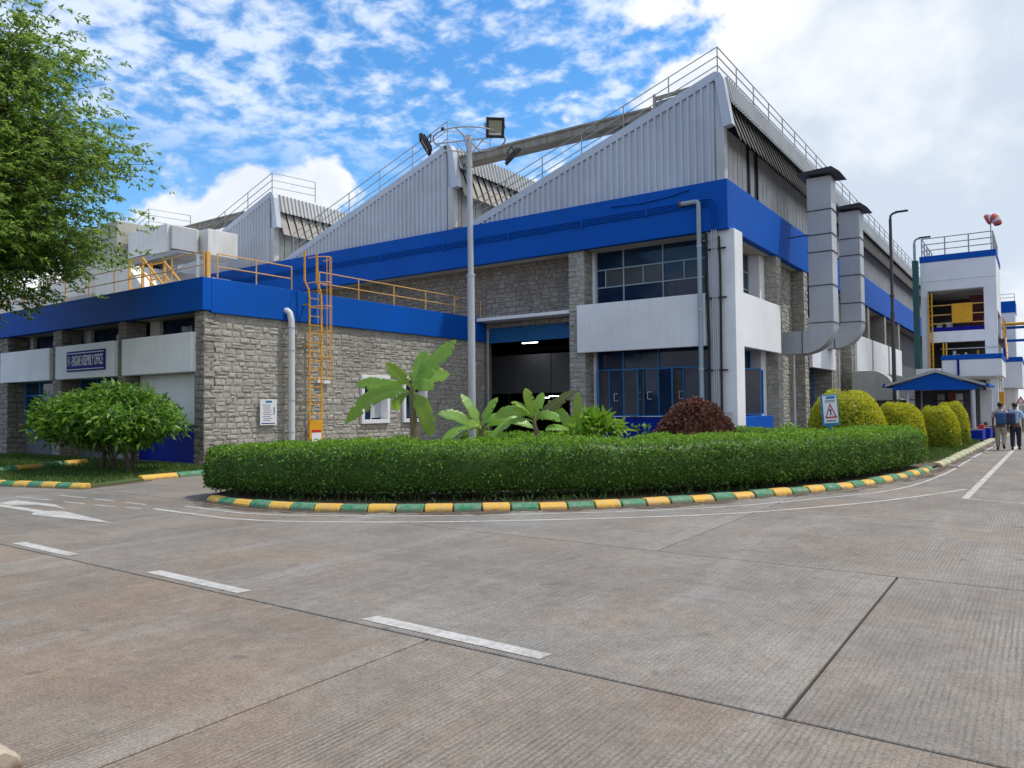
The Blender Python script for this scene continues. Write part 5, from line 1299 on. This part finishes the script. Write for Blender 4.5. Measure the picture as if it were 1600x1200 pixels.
# --- broad shrub in front of the office
def shrub(name, label, base, centre, radii, n, leaf, mat, seed, stems, cat='shrub', clumps=40):
    g = np.random.default_rng(seed); root = thing(name, base, label, cat); C = np.array(centre); Rr = np.array(radii)
    d = norm(g.normal(size=(clumps, 3))); cl = C+d*Rr*g.uniform(.55, .95, (clumps, 1))
    for sx, sy in stems:
        mb = MB(); b = Vector((base[0]+sx, base[1]+sy, 0)); f0 = b+Vector((g.uniform(-.2,.2), g.uniform(-.2,.2), C[2]*.42)); mb.tube([b, b.lerp(f0,.5)+Vector((.05,0,0)), f0], [.075,.06,.05], 8)
        for c in cl[::2]:
            c = Vector(c)
            if abs((c-f0).x) < radii[0]*.8: m = f0.lerp(c, .5)+Vector((0,0,-.12)); p2 = smooth_path([f0, m, c], .35); mb.tube(p2, [.04*(1-i/len(p2))+.008 for i in range(len(p2))], 5)
        mb.build('trunk', 'bark', root, smooth=True)
    k = g.integers(0, clumps, n); off = norm(g.normal(size=(n, 3)))*np.array([.55,.55,.36])*g.uniform(.3, 1, (n, 1))**.6*max(.5, radii[0]/2.6)
    P = cl[k]+off; out = norm(P-C); D = out*.6+norm(g.normal(size=(n, 3)))*.7+np.array([0,0,.1]); N = np.array([0,0,1.0])+out*.5+g.normal(size=(n, 3))*.35
    L = leaf*g.uniform(.6, 1.25, n); V, F = leaves(P, D, N, L, L*.40, .18); np_mesh('foliage', V, F, mat, root)
    return root
shrub('shrub', 'broad glossy green shrub with two trunks before the office', (-20.6,10.6,0), (-20.7,10.5,1.42), (2.65,1.5,.74), 9500, .215, 'leaf_shrub', 51, ((-.7,.0),(.6,.1),(.95,-.1),(-.4,.2)), clumps=80)
shrub('shrub', 'small bright green leafy plant right of the banana clump', (-8.3,15.2,0), (-8.3,15.2,.95), (.55,.5,.5), 420, .30, 'leaf_hedge_new_sunlit', 52, ((0,0),), clumps=16)
shrub('shrub', 'thin weed in front of the blue dado under the windows', (-10.0,21.0,0), (-10.0,21.0,.75), (.25,.25,.45), 60, .16, 'leaf_shrub', 53, ((0,0),), clumps=6)
shrub('shrub', 'pale small plant between the low hedge and golden bush', (-5.9,22.6,0), (-5.9,22.6,.6), (.45,.4,.35), 200, .18, 'leaf_hedge_new_sunlit', 54, ((0,0),), clumps=10)

# --- banana plants
def banana_leaf(crown, tip, width, mat, root, g, sag=.25, petiole=.16):
    A, T = Vector(crown), Vector(tip); ch = T-A; Ln = ch.length; n = 34
    flat = Vector((ch.x, ch.y, 0))
    up = Vector((0,0,1)); bow = up*Ln*sag if ch.z > -Ln*.5 else (up*.5+flat.normalized()*.6)*Ln*sag
    pts = [A+ch*t+bow*4*t*(1-t) for t in [i/n for i in range(n+1)]]
    twist = g.uniform(-.5, .5)
    V = []; UV = []; F = []
    for i, p in enumerate(pts):
        t = i/n; d = (pts[min(i+1, n)]-pts[max(i-1, 0)]).normalized()
        s = d.cross(up*.5-FVv*.65+RV*.1); s = s.normalized() if s.length > .05 else RV.copy()
        nm = s.cross(d); s = (s*math.cos(twist)+nm*math.sin(twist)); nm = s.cross(d)
        if t < petiole: w = .028+.02*(t/petiole)
        else: q = (t-petiole)/(1-petiole); w = width*.43*min(1, (q/.16)**.6)*max(.0, 1-max(0, (q-.62)/.38)**2.2)+.012
        for k, (a, hgt) in enumerate(((-1,.10),(-.5,.16),(0,-.02),(.5,.16),(1,.10))):
            rag = 1.0 if t < petiole else 1-g.uniform(0, .10)
            V.append(p+s*a*w*(rag if abs(a) == 1 else 1)+nm*hgt*w+Vector((0,0,-abs(a)*w*.22*g.uniform(.5,1.3)))); UV.append((t*4, .5+a*.5))
    for i in range(n):
        t = i/n
        for k in range(4):
            if k in (0, 3) and t > petiole+.1 and g.random() < .05: continue
            F.append((i*5+k, i*5+k+1, (i+1)*5+k+1, (i+1)*5+k))
    me = bpy.data.meshes.new('leaf'); me.from_pydata([tuple(v) for v in V], [], F); me.materials.append(MATS[mat]); uvl = me.uv_layers.new(name='UVMap')
    for lp in me.loops: uvl.data[lp.index].uv = UV[lp.vertex_index]
    me.polygons.foreach_set('use_smooth', [True]*len(me.polygons)); me.update()
    return link('leaf', me, root)
def banana(label, base, crown, tips, seed, r0=.13):
    g = random.Random(seed); root = thing('banana_plant', base, label, 'banana plant', 'banana plants behind the hedge'); b, c = Vector(base), Vector(crown)
    MB().tube([b, b.lerp(c, .5)+Vector((.03,0,0)), c, c+Vector((0,0,.2))], [r0, r0*.8, r0*.55, r0*.3], 10).build('stem', 'banana_stem', root, smooth=True)
    for lat, up, dep, w, sag, mat in tips:
        t = c+RV*lat+FVv*dep+Vector((0,0,up)); banana_leaf(c+Vector((0,0,g.uniform(.0,.15))), t, w, ['banana_leaf','banana_leaf_young','banana_leaf_brown'][mat], root, g, sag)
banana('tallest banana plant in front of the white framed windows', (-12.75,14,0), (-12.85,14,2.0), [
    (1.12,1.36,.1,.50,.06,0), (.35,1.12,.25,.46,.05,0), (-.62,.78,-.2,.34,.06,1), (-1.42,.26,.1,.40,.10,0), (-1.62,-.72,-.2,.44,.22,0), (-.5,-.38,.4,.4,.2,0), (.50,-1.05,-.35,.46,.14,1), (.55,.1,-.2,.40,.30,0), (.9,.5,.6,.44,.15,0)], 61)
banana('young banana plant half hidden by the lamp mast', (-11.5,15.0,0), (-11.45,15.0,1.05), [
    (-.50,.95,.1,.34,.06,0), (-1.05,.45,-.3,.36,.14,0), (-.95,-.25,-.5,.40,.18,0), (.42,.85,.2,.30,.10,0), (.95,.32,-.2,.34,.18,0), (1.35,.05,.2,.32,.2,0), (-.25,.1,-.7,.36,.25,1)], 62, .1)
banana('banana plant with one browned leaf before the open gate', (-9.55,15.0,0), (-9.85,15.0,1.25), [
    (1.0,.78,.1,.26,.05,2), (-.22,.85,-.1,.34,.08,1), (-.95,.15,.1,.30,.22,0), (-1.1,-.4,-.3,.28,.2,0), (.60,.05,-.2,.30,.25,0), (.22,.75,.3,.28,.1,0), (-.55,.5,-.3,.30,.15,1)], 63, .09)
banana('low banana plant right of the browned one', (-9.0,15.6,0), (-9.05,15.6,.85), [
    (.05,1.15,.1,.22,.03,1), (-.65,.95,.2,.28,.06,0), (.55,.75,-.1,.30,.15,0), (-.75,.25,-.3,.32,.22,0), (.95,.2,.2,.32,.22,0), (.35,.3,-.5,.32,.28,0)], 64, .08)

# grass tufts on the lawn and along the beds
def grass(name, label, poly, n, h, mat, seed, z=.06):
    g = np.random.default_rng(seed); poly = np.array(poly); lo, hi = poly.min(0), poly.max(0); P = g.uniform(lo, hi, (n*3, 2)); ins = np.zeros(len(P), bool); j = len(poly)-1
    for i in range(len(poly)):
        (xi, yi), (xj, yj) = poly[i], poly[j]; c = ((yi > P[:, 1]) != (yj > P[:, 1])) & (P[:, 0] < (xj-xi)*(P[:, 1]-yi)/(yj-yi+1e-9)+xi); ins ^= c; j = i
    P = P[ins][:n]; m = len(P); B = np.concatenate([P, np.full((m, 1), z)], 1); D = g.normal(size=(m, 3))*.4+np.array([0,0,1.0]); N = g.normal(size=(m, 3))*np.array([1,1,.1])
    L = h*g.uniform(.5, 1.3, m); V, F = leaves(B, D, N, L, L*.22, .05); o = np_mesh(name, V, F, mat); tag(o, label, 'grass', kind='stuff'); return o
grass('grass', 'short lawn grass under the shrub before the office', [(-30,4.3),(-18.9,7.5),(-17.0,8.1),(-17.7,9.7),(-17.8,12.7),(-32,12.9)], 26000, .09, 'leaf_grass', 71, .04)
grass('grass', 'grass strip beside the pale kerb and golden bushes', [(-2.55,21.8),(-2.2,23),(-1.95,36),(-5.5,36),(-6,24)], 9000, .13, 'leaf_grass', 72, .075)
grass('grass', 'weeds at the foot of the clipped hedge', [(-12.2,8.3),(-9.9,8.3),(-6.7,10.4),(-4.4,13.7),(-2.7,19),(-3.1,19),(-4.9,13.9),(-7.0,10.9),(-10,8.7),(-12.2,8.6)], 2500, .12, 'leaf_grass', 73, .075)

# ================================================================== PEOPLE
def skin_mesh(name, joints, edges, mat, parent, sub=2):
    me = bpy.data.meshes.new(name); me.from_pydata([j[:3] for j in joints], edges, []); o = bpy.data.objects.new(name, me); COL.objects.link(o)
    m = o.modifiers.new('skin', 'SKIN'); sk = me.skin_vertices[0].data
    for i, j in enumerate(joints): r_ = j[3]; sk[i].radius = r_ if isinstance(r_, tuple) else (r_, r_); sk[i].use_root = (i == 0)
    s_ = o.modifiers.new('sub', 'SUBSURF'); s_.levels = sub; s_.render_levels = sub
    dg = bpy.context.evaluated_depsgraph_get(); me2 = bpy.data.meshes.new_from_object(o.evaluated_get(dg)); bpy.data.objects.remove(o, do_unlink=True)
    me2.materials.clear(); me2.materials.append(MATS[mat]); me2.polygons.foreach_set('use_smooth', [True]*len(me2.polygons)); me2.name = name
    ob = bpy.data.objects.new(name, me2); COL.objects.link(ob); ob.parent = parent; return ob
def ball(name, c, r, mat, parent, cut=None):
    bm = bmesh.new(); bmesh.ops.create_uvsphere(bm, u_segments=16, v_segments=12, radius=1)
    for v in bm.verts: v.co = Vector((v.co.x*r[0], v.co.y*r[1], v.co.z*r[2]))+Vector(c)
    me = bpy.data.meshes.new(name); bm.to_mesh(me); bm.free(); me.materials.append(MATS[mat]); me.polygons.foreach_set('use_smooth', [True]*len(me.polygons))
    o = bpy.data.objects.new(name, me); COL.objects.link(o); o.parent = parent; return o
def person(loc, rz, label, shirt, trouser, legs, long_sleeve, sc=1.0):
    """walks towards +Y (away from the camera); local origin at the ground between the feet"""
    p = thing('person', loc, label, 'person', rz=rz); p.scale = (sc, sc, sc)
    (lf, lk, lh), (rf, rk, rh) = legs
    J = [(0,0,.92,(.13,.095)), (0,0,1.10,(.12,.085)), (0,.01,1.28,(.15,.095)), (0,.0,1.40,(.10,.07)), (0,.01,1.48,.05), (0,.03,1.54,(.066,.075)), (0,.03,1.63,(.072,.085)), (0,.02,1.69,(.05,.06))]
    E = [(0,1),(1,2),(2,3),(3,4),(4,5),(5,6),(6,7)]
    def chain(start, pts):
        i0 = len(J); J.extend(pts); E.append((start, i0)); E.extend((i0+k, i0+k+1) for k in range(len(pts)-1))
    for s in (-1, 1):
        f_, k_ = (lf, lk) if s < 0 else (rf, rk)
        chain(0, [(s*.09,0,.86,.085), (s*.095,k_[0],k_[1],.058), (s*.095,f_[0],f_[1]+.09,.042), (s*.10,f_[0]+.10,f_[1]+.035,.035)])
        h_ = lh if s < 0 else rh
        chain(3, [(s*.185,0,1.37,.058), (s*.235,h_[0]*.4,1.12,.043), (s*.24,h_[0],h_[1],.03), (s*.235,h_[0]+.03,h_[1]-.07,(.022,.036))])
        hb = len(J)-1
        for q, (dx_, dy_, l_) in enumerate(((-.012,.03,.07), (-.004,.01,.085), (.004,-.008,.08), (.01,-.024,.065))):
            chain(hb, [(s*(.235+dx_), h_[0]+.03+dy_, h_[1]-.11, .010), (s*(.232+dx_), h_[0]+.04+dy_, h_[1]-.09-l_, .008)])
        chain(hb-1, [(s*.215, h_[0]+.055, h_[1]-.05, .011), (s*.21, h_[0]+.07, h_[1]-.09, .009)])
    skin_mesh('body', J, E, 'skin', p)
    for s in (-1, 1): ball('ear', (s*.075,.02,1.60), (.012,.022,.032), 'skin', p)
    ball('nose', (0,.125,1.585), (.014,.02,.022), 'skin', p)
    for s in (-1, 1): ball('eye', (s*.03,.105,1.615), (.012,.008,.009), 'sign_white', p)
    ball('hair', (0,.005,1.645), (.088,.098,.088), 'hair', p)
    # shirt
    S = [(0,0,.90,(.165,.125)), (0,0,1.10,(.155,.112)), (0,.01,1.28,(.18,.12)), (0,0,1.40,(.13,.09)), (0,.01,1.455,.065)]; SE = [(0,1),(1,2),(2,3),(3,4)]
    for s in (-1, 1):
        h_ = lh if s < 0 else rh; i0 = len(S); S += [(s*.19,0,1.365,.078), (s*.238,h_[0]*.4,1.13,.066)]; SE += [(3,i0),(i0,i0+1)]
        if long_sleeve: S.append((s*.242,h_[0]*.95,h_[1]+.03,.048)); SE.append((i0+1,i0+2))
    skin_mesh('shirt', S, SE, shirt, p)
    T = [(0,0,.93,(.15,.115))]; TE = []
    for s in (-1, 1):
        f_, k_ = (lf, lk) if s < 0 else (rf, rk); i0 = len(T)
        T += [(s*.09,0,.80,.112), (s*.095,k_[0],k_[1],.082), (s*.095,f_[0],f_[1]+.10,.070)]; TE += [(0,i0),(i0,i0+1),(i0+1,i0+2)]
    skin_mesh('trousers', T, TE, trouser, p)
    for s in (-1, 1):
        f_ = lf if s < 0 else rf; tilt = f_[1]*1.2
        skin_mesh('shoe', [(s*.10,f_[0]-.05,f_[1]+.055,.045), (s*.10,f_[0]+.06,f_[1]+.045-tilt*.3,.045), (s*.105,f_[0]+.17,f_[1]+.035-tilt*.6,.036)], [(0,1),(1,2)], 'shoe_black', p)
    return p
def backpack(loc, rz, label, mat, dx=0, sc=1.0):
    b = thing('backpack', loc, label, 'backpack', rz=rz); b.scale = (sc, sc, sc)
    def part(nm, x0, x1, y0, y1, z0, z1, bev):
        o = MB().box(x0,x1,y0,y1,z0,z1).build(nm, mat); o.parent = b; m = o.modifiers.new('bevel','BEVEL'); m.width = bev; m.segments = 4
        o.data.polygons.foreach_set('use_smooth', [True]*len(o.data.polygons))
    part('main_bag', -.16+dx,.16+dx,-.30,-.115,.92,1.36,.07); part('pocket', -.13+dx,.13+dx,-.35,-.305,.96,1.16,.022)
    for s in (-1, 1):
        o = MB().tube([(s*.10+dx,-.12,1.33),(s*.115+dx*.6,-.03,1.46),(s*.125+dx*.4,.09,1.40),(s*.13+dx*.4,.135,1.22),(s*.15+dx,.02,1.0),(s*.14+dx,-.12,.98)], .022, 6).build('strap', mat, None, True); o.parent = b
    return b
PA, PB = (-1.12,31.1,0), (-.70,31.25,0)
person(PA, R(-2), 'man in check shirt and beige trousers walking with a blue backpack', 'cloth_check', 'cloth_beige', (((.02,0),(.02,.48),(.08,.80)), ((-.22,.10),(.06,.47),(-.05,.80))), False, .96)
backpack(PA, R(-2), 'blue backpack worn by the man in beige trousers', 'cloth_bagblue', .03, .96)
person(PB, R(-3), 'man in light blue shirt and dark trousers walking on the right', 'cloth_lightblue', 'cloth_navy', (((-.05,0),(.03,.48),(.06,.80)), ((.12,0),(.09,.48),(-.06,.80))), False, .95)
backpack(PB, R(-3), 'dark backpack slung on the left shoulder of the man in light blue', 'cloth_bagdark', -.13, .95)
